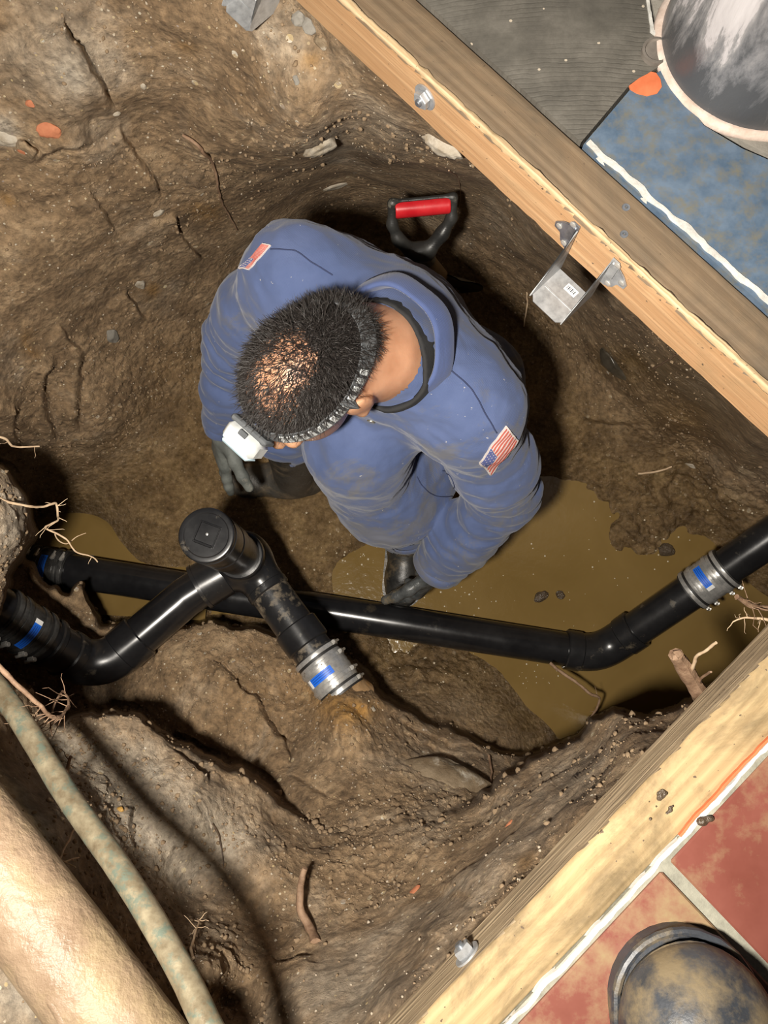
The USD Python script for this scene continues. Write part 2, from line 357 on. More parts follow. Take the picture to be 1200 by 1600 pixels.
ABS_CLEAN = basic('clean_black_plastic', (0.008, 0.008, 0.009), (0.013, 0.013, 0.014), 14.0, (0.16, 0.26), extra=((0.07, 0.055, 0.035), 10.0, 0.62, 0.8, 0.6))
ABS_MUDDY = basic('mud_smeared_black_plastic', (0.010, 0.010, 0.011), (0.016, 0.016, 0.017), 14.0, (0.25, 0.4), bump=0.15, bscale=150.0, dist=0.001, extra=((0.20, 0.16, 0.11), 22.0, 0.50, 0.66, 0.8))
RUBBER = basic('black_rubber', (0.010, 0.010, 0.010), (0.022, 0.021, 0.020), 18.0, (0.4, 0.6), bump=0.1, bscale=200.0)
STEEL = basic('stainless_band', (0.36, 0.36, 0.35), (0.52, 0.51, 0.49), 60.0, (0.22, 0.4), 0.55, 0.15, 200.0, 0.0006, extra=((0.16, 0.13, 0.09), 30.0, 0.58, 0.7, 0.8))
STEEL_DARK = basic('dark_metal_band', (0.030, 0.030, 0.030), (0.075, 0.073, 0.07), 40.0, (0.2, 0.4), 0.35, 0.15, 200.0, 0.0006, extra=((0.10, 0.08, 0.055), 24.0, 0.6, 0.74, 0.8))  # near-black band metal with brown patches, for the two darkest couplings
SCREW = basic('screw_steel', (0.50, 0.49, 0.46), (0.64, 0.62, 0.58), 90.0, (0.2, 0.35), 0.6)
LABEL = basic('blue_label', (0.012, 0.13, 0.68), (0.015, 0.15, 0.74), 20.0, (0.35, 0.5))
LABEL_INK = basic('dark_blue_print', (0.008, 0.03, 0.16), (0.008, 0.03, 0.18), 20.0, (0.4, 0.5))
WHITE = basic('white_label', (0.70, 0.70, 0.70), (0.78, 0.78, 0.77), 30.0, (0.4, 0.5))
INK = basic('black_print', (0.03, 0.03, 0.03), (0.04, 0.04, 0.04), 30.0, (0.5, 0.6))
RUST = basic('rusty_clay', (0.26, 0.15, 0.06), (0.38, 0.24, 0.12), 22.0, (0.75, 0.95), bump=0.6, bscale=90.0, dist=0.004, extra=((0.42, 0.20, 0.04), 14.0, 0.52, 0.66, 0.9))
ZINC = basic('galvanised_steel', (0.30, 0.31, 0.32), (0.46, 0.47, 0.48), 70.0, (0.28, 0.45), 0.5, 0.1, 120.0, 0.0006, extra=((0.30, 0.29, 0.26), 18.0, 0.6, 0.75, 0.6))
ZINC_DARK = basic('dark_zinc', (0.22, 0.24, 0.27), (0.42, 0.44, 0.47), 60.0, (0.3, 0.45), 0.85)  # darker zinc for bolt ends, screw heads and one hanger flange
CONCRETE = mat('saw_cut_concrete', {'geo': ('geometry', {}), 'mp': ('mapping', {'location': (-0.22, 0.02, 0.0)}),
     'w': ('wave_texture', {'wave_type': 'rings', 'rings_direction': 'z', 'scale': 52.0, 'distortion': 3.2, 'detail': 4.0, 'detail_scale': 0.9}),
     'n': ('noise_texture', {'scale': 16.0, 'detail': 9.0, 'roughness': 0.7}), 'r': ('rgb_ramp', {'ramp': [(0.25, (0.052, 0.048, 0.041)), (0.5, (0.098, 0.090, 0.076)), (0.75, (0.165, 0.152, 0.13))]}),
     'wr': ('map_range', {'from_min': 0.0, 'from_max': 0.35, 'to_min': 0.72, 'to_max': 1.0, 'clamp': True}), 'gn': ('noise_texture', {'scale': 7.0, 'detail': 3.0}), 'gr': ('map_range', {'from_min': 0.42, 'from_max': 0.72, 'clamp': True}), 'gm': ('mix_float', {'a': 1.0}),
     'ml': ('mix_color', {'blend_type': 'multiply', 'fac': 1.0}), 'v': ('voronoi_texture', {'scale': 130.0}), 'vs': ('separate_color', {}), 'vd': ('math', {'math_type': 'less_than', 'value2': 0.25}), 'vk': ('math', {'math_type': 'greater_than', 'value2': 0.96}), 'vm': ('math', {'math_type': 'multiply'}),
     'mx': ('mix_color', {'b': (0.42, 0.36, 0.28)}), 'bm': ('bump', {'strength': 0.5, 'distance': 0.003}), 'p': ('principled_bsdf', {'roughness': 0.62})},
     [('geo.position', 'mp.vector'), ('mp.vector', 'w.vector'), ('geo.position', 'n.vector'), ('geo.position', 'gn.vector'), ('geo.position', 'v.vector'), ('n.fac', 'r.fac'), ('w.fac', 'wr.value'), ('gn.fac', 'gr.value'), ('gr.result', 'gm.fac'), ('wr.result', 'gm.b'),
      ('r.color', 'ml.a'), ('gm.result', 'ml.b'), ('v.color', 'vs.color'), ('v.distance', 'vd.value1'), ('vs.r', 'vk.value1'), ('vd.value', 'vm.value1'), ('vk.value', 'vm.value2'), ('vm.value', 'mx.fac'), ('ml.result', 'mx.a'), ('mx.result', 'p.base_color'), ('gm.result', 'bm.height'), ('bm.normal', 'p.normal')])
PLAIN_CONCRETE = basic('grey_concrete', (0.16, 0.148, 0.128), (0.27, 0.25, 0.215), 14.0, (0.7, 0.9), bump=0.5, bscale=60.0, dist=0.004, extra=((0.14, 0.12, 0.10), 22.0, 0.56, 0.7, 0.9))
CHIPPED = basic('chipped_white_edge', (0.36, 0.35, 0.32), (0.56, 0.55, 0.52), 40.0, (0.6, 0.8), bump=0.5, bscale=90.0, dist=0.003)
BLUE_PAINT = basic('worn_blue_paint', (0.058, 0.092, 0.14), (0.10, 0.14, 0.195), 38.0, (0.38, 0.6), bump=0.15, bscale=60.0, dist=0.002, detail=9.0, extra=((0.125, 0.12, 0.095), 48.0, 0.46, 0.68, 0.7))
ORANGE = basic('orange_marking_paint', (0.50, 0.12, 0.045), (0.58, 0.17, 0.07), 30.0, (0.5, 0.7), bump=0.1)
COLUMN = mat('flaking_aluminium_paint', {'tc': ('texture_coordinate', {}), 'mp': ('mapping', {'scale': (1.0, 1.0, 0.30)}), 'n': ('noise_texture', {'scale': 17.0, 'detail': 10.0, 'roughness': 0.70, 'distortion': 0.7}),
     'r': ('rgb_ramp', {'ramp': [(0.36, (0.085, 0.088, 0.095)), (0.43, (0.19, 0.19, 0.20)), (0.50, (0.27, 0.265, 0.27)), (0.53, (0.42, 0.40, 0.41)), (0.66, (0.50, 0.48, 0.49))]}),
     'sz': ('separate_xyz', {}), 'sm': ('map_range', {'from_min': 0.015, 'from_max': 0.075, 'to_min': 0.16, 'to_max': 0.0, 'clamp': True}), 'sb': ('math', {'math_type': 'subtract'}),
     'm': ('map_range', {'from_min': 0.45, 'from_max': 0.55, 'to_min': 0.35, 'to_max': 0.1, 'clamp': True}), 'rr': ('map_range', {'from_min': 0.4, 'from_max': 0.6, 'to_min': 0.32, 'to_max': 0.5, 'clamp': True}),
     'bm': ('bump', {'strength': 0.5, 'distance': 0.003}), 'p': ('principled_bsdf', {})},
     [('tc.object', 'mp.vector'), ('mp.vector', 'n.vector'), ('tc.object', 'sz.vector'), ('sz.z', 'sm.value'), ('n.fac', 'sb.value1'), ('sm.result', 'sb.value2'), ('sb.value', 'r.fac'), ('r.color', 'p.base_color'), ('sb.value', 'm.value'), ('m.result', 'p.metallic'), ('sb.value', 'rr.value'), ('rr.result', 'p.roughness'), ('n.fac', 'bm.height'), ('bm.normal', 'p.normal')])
TILE = [basic(f'red_clay_tile_{n}', a, b, 9.0, (0.32, 0.5), bump=0.08, bscale=50.0, dist=0.001, extra=((0.24, 0.17, 0.085), s, 0.50, 0.66, 0.7)) for n, a, b, s in (('deep', (0.145, 0.042, 0.030), (0.19, 0.060, 0.043), 7.0), ('pale', (0.155, 0.048, 0.034), (0.205, 0.070, 0.050), 9.0), ('dusty', (0.145, 0.044, 0.031), (0.195, 0.064, 0.046), 6.0))]
GROUT = basic('grey_grout', (0.17, 0.165, 0.13), (0.30, 0.29, 0.23), 40.0, (0.7, 0.9), bump=0.5, bscale=150.0)
CAULK = basic('white_caulk', (0.46, 0.45, 0.42), (0.62, 0.62, 0.60), 30.0, (0.6, 0.8), bump=0.4, bscale=90.0, dist=0.002, extra=((0.40, 0.33, 0.22), 24.0, 0.6, 0.72, 0.9))
COPPER = basic('verdigris_copper', (0.15, 0.115, 0.07), (0.33, 0.285, 0.19), 42.0, (0.32, 0.5), 0.3, 0.35, 110.0, 0.0015, 8.0, extra=((0.145, 0.175, 0.135), 55.0, 0.50, 0.62, 0.5))
COATED = basic('coated_old_pipe', (0.21, 0.142, 0.09), (0.325, 0.235, 0.155), 12.0, (0.38, 0.55), bump=0.75, bscale=75.0, dist=0.0045, detail=8.0, extra=((0.33, 0.25, 0.14), 7.0, 0.50, 0.68, 0.5), spec=0.5)
STONE = basic('pale_stone', (0.26, 0.21, 0.145), (0.50, 0.46, 0.39), 26.0, (0.7, 0.9), bump=0.7, bscale=70.0, dist=0.005, extra=((0.17, 0.12, 0.07), 14.0, 0.5, 0.66, 0.9))
DARK_STONE = basic('dark_wet_stone', (0.045, 0.038, 0.028), (0.09, 0.075, 0.055), 20.0, (0.25, 0.5), bump=0.4, bscale=60.0)
CLOD = basic('wet_mud_clod', (0.05, 0.035, 0.022), (0.115, 0.085, 0.058), 40.0, (0.14, 0.32), bump=1.0, bscale=110.0, dist=0.006)
EARTH_ROCK = basic('earth_caked_rock', (0.13, 0.09, 0.05), (0.26, 0.20, 0.13), 18.0, (0.75, 0.95), bump=0.8, bscale=70.0, dist=0.005, extra=((0.42, 0.38, 0.31), 16.0, 0.5, 0.62, 0.9))
BRICK = basic('orange_brick', (0.36, 0.12, 0.055), (0.46, 0.18, 0.09), 50.0, (0.75, 0.95), bump=0.5, bscale=120.0, dist=0.003)
ROOT = basic('root_bark', (0.15, 0.085, 0.05), (0.31, 0.20, 0.125), 60.0, (0.6, 0.8), bump=0.6, bscale=220.0, dist=0.002)
ROOTLET = basic('pale_rootlet', (0.42, 0.29, 0.18), (0.62, 0.47, 0.31), 50.0, (0.6, 0.8))
SKIN = mat('skin', {'tc': ('texture_coordinate', {}), 'n': ('noise_texture', {'scale': 28.0, 'detail': 6.0}), 'r': ('rgb_ramp', {'ramp': [(0.3, (0.42, 0.205, 0.115)), (0.7, (0.54, 0.29, 0.175))]}), 'b': ('noise_texture', {'scale': 420.0, 'detail': 3.0}), 'bm': ('bump', {'strength': 0.15, 'distance': 0.001}),
     'p': ('principled_bsdf', {'roughness': 0.42, 'subsurface_weight': 0.15, 'subsurface_radius': (1.0, 0.35, 0.2), 'subsurface_scale': 0.006})}, [('tc.object', 'n.vector'), ('n.fac', 'r.fac'), ('r.color', 'p.base_color'), ('tc.object', 'b.vector'), ('b.fac', 'bm.height'), ('bm.normal', 'p.normal')])
def cloth(name, a, b, mud=0.62, mudc=(0.30, 0.28, 0.26), edge=0.1):
    return mat(name, {'tc': ('texture_coordinate', {}), 'n': ('noise_texture', {'scale': 11.0, 'detail': 7.0, 'roughness': 0.62}), 'r': ('rgb_ramp', {'ramp': [(0.3, a), (0.7, b)]}),
     'm': ('noise_texture', {'scale': 6.5, 'detail': 9.0, 'roughness': 0.7, 'distortion': 0.6}), 'mr': ('map_range', {'from_min': mud, 'from_max': mud + edge, 'to_max': 0.85, 'clamp': True}), 'gp': ('geometry', {}), 'gz': ('separate_xyz', {}), 'zr': ('map_range', {'from_min': -0.55, 'from_max': -1.0, 'to_min': 0.0, 'to_max': 0.15, 'clamp': True}), 'ma': ('math', {'math_type': 'add'}), 'mm': ('mix_color', {'b': mudc}),
     's': ('noise_texture', {'scale': 105.0, 'detail': 3.0, 'roughness': 0.6}), 'sr': ('map_range', {'from_min': 0.70, 'from_max': 0.76, 'to_max': 0.8, 'clamp': True}), 'sm': ('mix_color', {'b': (0.50, 0.47, 0.42)}),
     'wv': ('wave_texture', {'wave_type': 'bands', 'bands_direction': 'diagonal', 'scale': 260.0, 'distortion': 1.0}), 'f': ('noise_texture', {'scale': 20.0, 'detail': 5.0, 'distortion': 0.6}), 'hh': ('math', {'math_type': 'multiply_add', 'value2': 0.05}),
     'bm': ('bump', {'strength': 0.45, 'distance': 0.006}), 'p': ('principled_bsdf', {'roughness': 0.85, 'specular_ior_level': 0.2, 'sheen_weight': 0.15})},
     [('tc.object', f'{x}.vector') for x in ('n', 'm', 's', 'wv', 'f')] + [('n.fac', 'r.fac'), ('r.color', 'mm.a'), ('m.fac', 'ma.value1'), ('gp.position', 'gz.vector'), ('gz.z', 'zr.value'), ('zr.result', 'ma.value2'), ('ma.value', 'mr.value'), ('mr.result', 'mm.fac'), ('mm.result', 'sm.a'), ('s.fac', 'sr.value'), ('sr.result', 'sm.fac'), ('sm.result', 'p.base_color'), ('wv.fac', 'hh.value1'), ('f.fac', 'hh.value3'), ('hh.value', 'bm.height'), ('bm.normal', 'p.normal')])
BLUE = cloth('blue_work_cotton', (0.060, 0.086, 0.180), (0.086, 0.116, 0.228), 0.55, (0.115, 0.118, 0.135))
COLLAR = cloth('blue_collar_cotton', (0.055, 0.080, 0.185), (0.078, 0.108, 0.235), 0.68)
SHIRT = basic('black_undershirt', (0.012, 0.012, 0.013), (0.02, 0.02, 0.021), 30.0, (0.8, 0.95), bump=0.3, bscale=200.0)
GLOVE = basic('grey_work_glove', (0.085, 0.092, 0.085), (0.15, 0.16, 0.145), 24.0, (0.6, 0.8), bump=0.5, bscale=110.0, dist=0.003, extra=((0.26, 0.24, 0.20), 20.0, 0.58, 0.7, 0.8))
GLOVE_WET = basic('wet_work_glove', (0.030, 0.033, 0.034), (0.085, 0.09, 0.09), 30.0, (0.2, 0.4), bump=0.5, bscale=110.0, dist=0.003, extra=((0.16, 0.125, 0.075), 18.0, 0.58, 0.7, 0.3))
BOOT = basic('muddy_black_boot', (0.014, 0.014, 0.014), (0.034, 0.032, 0.028), 16.0, (0.3, 0.5), bump=0.35, bscale=70.0, dist=0.003, extra=((0.115, 0.085, 0.05), 13.0, 0.50, 0.64, 0.35))
BOOT_GREY = basic('grey_mud_coated_boot', (0.030, 0.028, 0.025), (0.075, 0.068, 0.058), 12.0, (0.4, 0.6), bump=0.6, bscale=45.0, dist=0.006, extra=((0.15, 0.115, 0.075), 16.0, 0.50, 0.66, 0.5))
BOOT_DUSTY = basic('dusty_rubber_boot', (0.018, 0.020, 0.024), (0.05, 0.055, 0.065), 14.0, (0.35, 0.55), bump=0.35, bscale=60.0, dist=0.003, extra=((0.17, 0.13, 0.075), 17.0, 0.47, 0.64, 0.7))
HAIR = mat('dark_greying_hair', {'hi': ('hair_info', {}), 'n': ('math', {'math_type': 'greater_than', 'value2': 0.70}), 'w': ('white_noise_texture', {'dimensions': '1D'}), 'm': ('mix_color', {'a': (0.024, 0.020, 0.018), 'b': (0.22, 0.20, 0.19)}), 'p': ('principled_bsdf', {'roughness': 0.42, 'specular_ior_level': 0.5})},
     [('hi.index', 'w.w'), ('w.value', 'n.value1'), ('n.value', 'm.fac'), ('m.result', 'p.base_color')])
SCALP = basic('scalp', (0.020, 0.017, 0.016), (0.05, 0.040, 0.036), 60.0, (0.5, 0.7), bump=0.4, bscale=200.0, dist=0.002)
STRAP = basic('grey_elastic_strap', (0.06, 0.065, 0.07), (0.10, 0.105, 0.11), 60.0, (0.7, 0.9), bump=0.3, bscale=300.0)
STRAP_MARK = basic('pale_strap_check', (0.40, 0.42, 0.42), (0.52, 0.54, 0.54), 60.0, (0.5, 0.7))
LAMP_CASE = basic('silver_lamp_case', (0.55, 0.57, 0.56), (0.72, 0.74, 0.73), 40.0, (0.25, 0.4), 0.3)
LENS = mat('pale_blue_lens', {'p': ('principled_bsdf', {'base_color': (0.55, 0.72, 0.80), 'roughness': 0.12, 'transmission_weight': 0.15})}, [])
RED = basic('red_grip_plastic', (0.44, 0.010, 0.016), (0.56, 0.020, 0.026), 20.0, (0.28, 0.4), bump=0.06, extra=((0.20, 0.11, 0.07), 34.0, 0.62, 0.72, 0.8))
HANDLE_BLACK = basic('muddy_black_handle', (0.014, 0.014, 0.014), (0.03, 0.03, 0.028), 20.0, (0.3, 0.5), bump=0.2, extra=((0.15, 0.14, 0.11), 24.0, 0.58, 0.7, 0.8))
FLAG_WHITE = basic('flag_white', (0.50, 0.44, 0.42), (0.62, 0.56, 0.53), 60.0, (0.8, 0.9), bump=0.2, bscale=400.0)
FLAG_RED = basic('flag_red', (0.42, 0.095, 0.075), (0.50, 0.13, 0.10), 60.0, (0.8, 0.9))
FLAG_BLUE = basic('flag_blue', (0.07, 0.09, 0.24), (0.10, 0.12, 0.30), 60.0, (0.8, 0.9))
SNAP = basic('brass_snap', (0.62, 0.58, 0.46), (0.75, 0.71, 0.58), 60.0, (0.2, 0.35), 0.9)
THREAD = basic('dark_seam', (0.022, 0.030, 0.075), (0.03, 0.042, 0.10), 60.0, (0.85, 0.95))
EYE = mat('eye', {'p': ('principled_bsdf', {'base_color': (0.7, 0.68, 0.64), 'roughness': 0.15})}, [])

# ---------------------------------------------------------------- the earth of the pit: layers of ground, each with its own heights, as a fan of depth about the pit's mouth
STEP, X0, Y0, X1, Y1 = 2.5, -110, -110, 1310, 1710
GX, GY = np.arange(X0, X1 + 1, STEP), np.arange(Y0, Y1 + 1, STEP)
PX, PY = np.meshgrid(GX, GY)
def heights(pts, smooth=0.0008, kernel='thin_plate_spline'):
    P = np.array(pts, float)
    cx, cy = np.arange(X0, X1 + 25, 20.0), np.arange(Y0, Y1 + 25, 20.0)
    QX, QY = np.meshgrid(cx, cy)
    f = RBFInterpolator(P[:, :2] / 300, P[:, 2], kernel=kernel, smoothing=smooth, degree=1)
    z = f(np.stack([QX.ravel(), QY.ravel()], 1) / 300).reshape(QX.shape)
    return map_coordinates(z, [(PY - Y0) / 20.0, (PX - X0) / 20.0], order=3, mode='nearest')
A_PTS = [(-110,-110,-.08),(200,-110,-.08),(420,-110,-.05),(0,0,-.14),(200,0,-.15),(330,0,-.12),(430,0,-.09),(500,40,-.10),(0,110,-.22),(130,100,-.22),(250,100,-.25),(400,110,-.18),(520,110,-.14),(600,170,-.2),(660,205,-.24),
 (-110,300,-.35),(0,300,-.42),(100,210,-.33),(250,210,-.42),(400,210,-.36),(490,215,-.30),(540,240,-.58),(610,235,-.40),(690,235,-.28),(100,350,-.5),(250,350,-.64),(380,330,-.74),(500,320,-.98),(620,310,-.96),(720,310,-.75),(760,270,-.35),(770,300,-.55),
 (-110,520,-.6),(0,500,-.62),(100,500,-.72),(200,500,-.88),(300,480,-1.0),(400,430,-1.08),(0,640,-.78),(60,620,-.88),(150,650,-1.0),(250,620,-1.13),(330,640,-1.22),(-110,720,-.9),(20,720,-1.02),(100,760,-1.2),(200,730,-1.22),(300,750,-1.26),
 (60,830,-1.33),(100,830,-1.35),(150,840,-1.34),(200,830,-1.27),(260,800,-1.26),(350,790,-1.27),(450,800,-1.27),(550,790,-1.27),(520,850,-1.285),(600,860,-1.305),(560,930,-1.32),(450,900,-1.28),
 (700,600,-1.26),(600,500,-1.26),(520,430,-1.24),(700,450,-1.2),(790,430,-1.08),(850,400,-.7),(860,380,-.45),(900,480,-.92),(960,470,-.5),(800,560,-1.25),(880,600,-1.18),(950,560,-1.0),(1020,560,-.72),(1060,560,-.5),(1100,620,-.68),(1150,640,-.5),(1180,690,-.6),(1200,680,-.45),
 (850,700,-1.25),(950,660,-1.17),(1050,660,-1.05),(1120,700,-1.04),(1200,730,-.9),(960,740,-1.265),(1060,750,-1.24),(1150,780,-1.16),(1200,790,-1.1),(1300,800,-.9),
 (990,850,-1.290),(1010,815,-1.282),(960,800,-1.30),(945,850,-1.315),(1045,830,-1.295),(1095,835,-1.305),(870,770,-1.33),(750,900,-1.35),(850,900,-1.37),(920,830,-1.335),(1000,950,-1.37),(1090,900,-1.35),(950,1050,-1.37),(680,930,-1.33),(870,1080,-1.35),(1050,1060,-1.36),(1150,930,-1.33),(1200,1000,-1.36),(1190,870,-1.24),(1300,950,-1.2),(1100,1200,-1.36),
 (600,1000,-1.31),(680,1040,-1.26),(740,1070,-1.25),(820,1110,-1.29),(640,1090,-1.2),(720,1130,-1.18),(800,1150,-1.2),(880,1130,-1.33),(560,1060,-1.25),(520,1000,-1.265),(580,1000,-1.27),(500,980,-1.27),(400,1000,-1.3),(300,940,-1.33),(200,930,-1.34),(60,900,-1.34),(-110,900,-1.3),(300,1200,-1.3),(700,1300,-1.25),(0,1300,-1.3),(1200,1600,-1.3),(500,1700,-1.3)]
B_PTS = [(-110,900,-.95),(20,880,-1.02),(70,900,-1.0),(130,920,-1.0),(150,970,-1.02),(220,970,-1.03),(300,985,-1.0),(380,985,-.99),(470,1000,-1.02),(530,1050,-.99),(570,1060,-1.06),(100,980,-1.02),(50,1000,-1.0),(180,1040,-1.02),(250,1020,-.98),(120,1085,-1.06),(30,1070,-1.08),(200,1100,-.99),
 (320,1040,-.94),(370,1040,-.95),(430,1040,-.965),(480,1090,-.955),(300,1100,-.93),(400,1120,-.92),(450,1150,-.91),(515,1100,-.84),(540,1100,-.82),(565,1112,-.83),(592,1100,-.93),(620,1120,-.93),(500,1200,-.80),(600,1170,-.82),(680,1150,-.98),(760,1175,-.98),(840,1190,-1.0),(200,1160,-.98),(300,1190,-.95),(400,1230,-.85),(480,1270,-.72),(560,1260,-.70),(640,1250,-.70),(700,1220,-.8),(780,1220,-.88),(-110,1100,-1.0),
 (520,1330,-.60),(600,1320,-.58),(500,1500,-.4),(900,1200,-.9),(1100,1200,-.9),(200,1400,-.9)]
C_PTS = [(-110,1060,-.34),(10,1075,-.34),(60,1090,-.40),(110,1140,-.46),(170,1122,-.50),(215,1130,-.52),(270,1165,-.55),(340,1195,-.57),(400,1225,-.60),(440,1270,-.62),(500,1300,-.645),(560,1290,-.665),(600,1290,-.645),
 (60,1180,-.46),(140,1220,-.43),(200,1250,-.45),(250,1230,-.47),(300,1290,-.47),(250,1340,-.44),(350,1290,-.52),(400,1330,-.50),(450,1380,-.49),(300,1400,-.50),(230,1400,-.38),(330,1450,-.43),(400,1450,-.46),(480,1440,-.45),(550,1400,-.50),(530,1340,-.57),(420,1520,-.36),(500,1500,-.35),(350,1560,-.36),(480,1590,-.24),(560,1560,-.24),
 (620,1320,-.58),(640,1380,-.48),(600,1450,-.40),(680,1330,-.50),(760,1270,-.52),(800,1215,-.54),(850,1195,-.54),(900,1165,-.52),(930,1135,-.49),(965,1115,-.45),(1040,1118,-.40),(1090,1090,-.36),(1200,1010,-.34),(700,1400,-.34),(780,1330,-.34),(860,1260,-.33),(960,1180,-.30),
 (640,1560,-.12),(720,1480,-.13),(820,1380,-.14),(920,1270,-.15),(1010,1180,-.16),(1090,1110,-.2),(1200,1050,-.22),(720,1600,-.14),(900,1400,-.15),(1100,1200,-.18),(1300,1300,-.2),(1300,1700,-.2),(900,1700,-.16),(600,1640,-.12),
 (0,1130,-.27),(40,1160,-.40),(20,1230,-.14),(60,1290,-.12),(100,1330,-.15),(100,1260,-.25),(140,1380,-.19),(160,1330,-.33),(200,1450,-.25),(180,1490,-.20),(250,1550,-.24),(270,1590,-.26),(320,1600,-.26),(330,1520,-.28),(0,1400,-.12),(60,1500,-.05),(20,1560,-.045),(120,1620,-.06),(-110,1500,-.045),(-110,1250,-.12),(0,1700,-.05),(300,1700,-.2)]
D_PTS = [(-110,720,-.36),(0,740,-.42),(20,770,-.44),(40,790,-.50),(45,830,-.52),(20,820,-.42),(0,860,-.42),(25,880,-.5),(5,930,-.52),(-110,960,-.4)]
warp = lambda s, a, seed: a * (fbm(np.stack([PX / s, PY / s, np.full_like(PX, seed)], -1), 4, seed) - 0.5) * 2
def mask(poly, amp=9.0, scale=38.0, seed=1, blur=1.15):
    import shapely
    p = sg.Polygon(poly)
    m = shapely.contains_xy(p, PX + warp(scale, amp, seed) + warp(13, 5, seed + 2), PY + warp(scale, amp, seed + 7) + warp(13, 5, seed + 4)).astype(float)
    return gaussian_filter(m, blur)
B_POLY = [(-120,850),(20,862),(55,885),(75,912),(105,925),(132,908),(145,945),(160,972),(215,967),(265,975),(330,966),(400,985),(470,995),(530,1020),(575,1055),(600,1088),(640,1112),(700,1140),(770,1168),(850,1192),(940,1250),(700,1500),(-120,1500)]
C_POLY = [(-120,1035),(0,1058),(45,1078),(95,1128),(160,1112),(215,1119),(265,1150),(335,1183),(405,1217),(445,1262),(500,1296),(560,1292),(600,1284),(660,1292),(730,1256),(790,1208),(838,1180),(880,1168),(908,1152),(922,1126),(958,1106),(985,1114),(1042,1112),(1092,1084),(1130,1062),(1180,1030),(1320,960),(1320,1720),(-120,1720)]
D_POLY = [(-120,690),(0,728),(22,748),(40,768),(48,800),(58,832),(40,862),(20,895),(6,940),(-2,962),(-120,985)]
ZA, ZB, ZC, ZD = heights(A_PTS), heights(B_PTS), heights(C_PTS), heights(D_PTS)
ma, mb, mc = mask(B_POLY, 10, 36, 3), mask(C_POLY, 9, 40, 5), mask(D_POLY, 6, 30, 9)
Z = ZA * (1 - ma) + ZB * ma
Z = Z * (1 - mb) + ZC * mb
Z = Z * (1 - mc) + ZD * mc

# ledges and cracks: earth stands higher on the left of each line (as drawn) and falls back over 'decay' pixels
LEDGES = [([(100,20),(118,55),(133,72),(140,98),(152,128),(165,150),(173,163)], .022, 70), ([(188,195),(205,225),(222,252),(240,282),(252,305)], .016, 60), ([(142,298),(158,325),(182,362)], .010, 50),
 ([(268,325),(282,355),(298,385),(322,410)], .020, 50), ([(93,560),(76,590),(72,625),(76,655),(86,690)], .030, 40), ([(140,540),(126,580),(121,630),(124,675)], .024, 44), ([(30,635),(23,665),(30,705)], .022, 40), ([(95,508),(115,532),(135,560)], .012, 40), ([(200,455),(214,475),(232,498)], .018, 40),
 ([(52,262),(70,244),(98,230),(140,224)], -.022, 26), ([(30,215),(60,235),(48,262)], .016, 30), ([(385,160),(397,205),(382,225)], .008, 40), ([(288,228),(320,232),(380,236)], -.012, 24),
 ([(320,1034),(345,1040),(362,1057),(380,1078),(403,1093),(429,1145),(465,1165)], .020, 60), ([(400,1104),(424,1130),(446,1158),(456,1200)], .014, 50), ([(454,1221),(480,1230),(512,1247)], .018, 40), ([(269,1168),(300,1192),(332,1220)], .020, 40), ([(205,1135),(250,1140),(290,1155),(340,1175)], -.016, 30),
 ([(560,1075),(600,1105),(660,1122),(720,1150)], -.020, 24), ([(590,1105),(640,1130),(700,1160),(770,1175)], -.018, 22), ([(620,1140),(700,1175),(790,1190)], -.016, 22),
 ([(647,1292),(675,1285),(703,1270)], -.014, 20), ([(686,1259),(720,1252),(755,1243)], -.012, 16), ([(590,1330),(620,1322),(650,1310)], -.012, 20), ([(677,1380),(710,1365),(745,1348)], .014, 30), ([(652,1462),(700,1467)], -.012, 20), ([(748,1264),(790,1250)], .012, 24),
 ([(405,1490),(440,1500),(490,1488)], .018, 30), ([(420,1440),(450,1445),(470,1448)], -.010, 26), ([(470,1440),(485,1460),(494,1472)], .014, 24), ([(780,1345),(800,1362)], -.01, 20), ([(380,1470),(420,1482)], -.012, 24), ([(300,1490),(330,1500)], .012, 24),
 ([(900,655),(960,665),(1010,662)], -.012, 24), ([(1026,630),(1032,680),(1038,705)], .012, 30), ([(1040,695),(1080,690)], -.01, 20), ([(70,935),(80,965),(90,975)], .010, 20), ([(145,960),(155,985)], .01, 20), ([(330,1310),(318,1270),(300,1235)], .020, 46), ([(210,1250),(212,1290),(225,1330)], .016, 40), ([(430,1000),(470,1040)], .008, 40)]
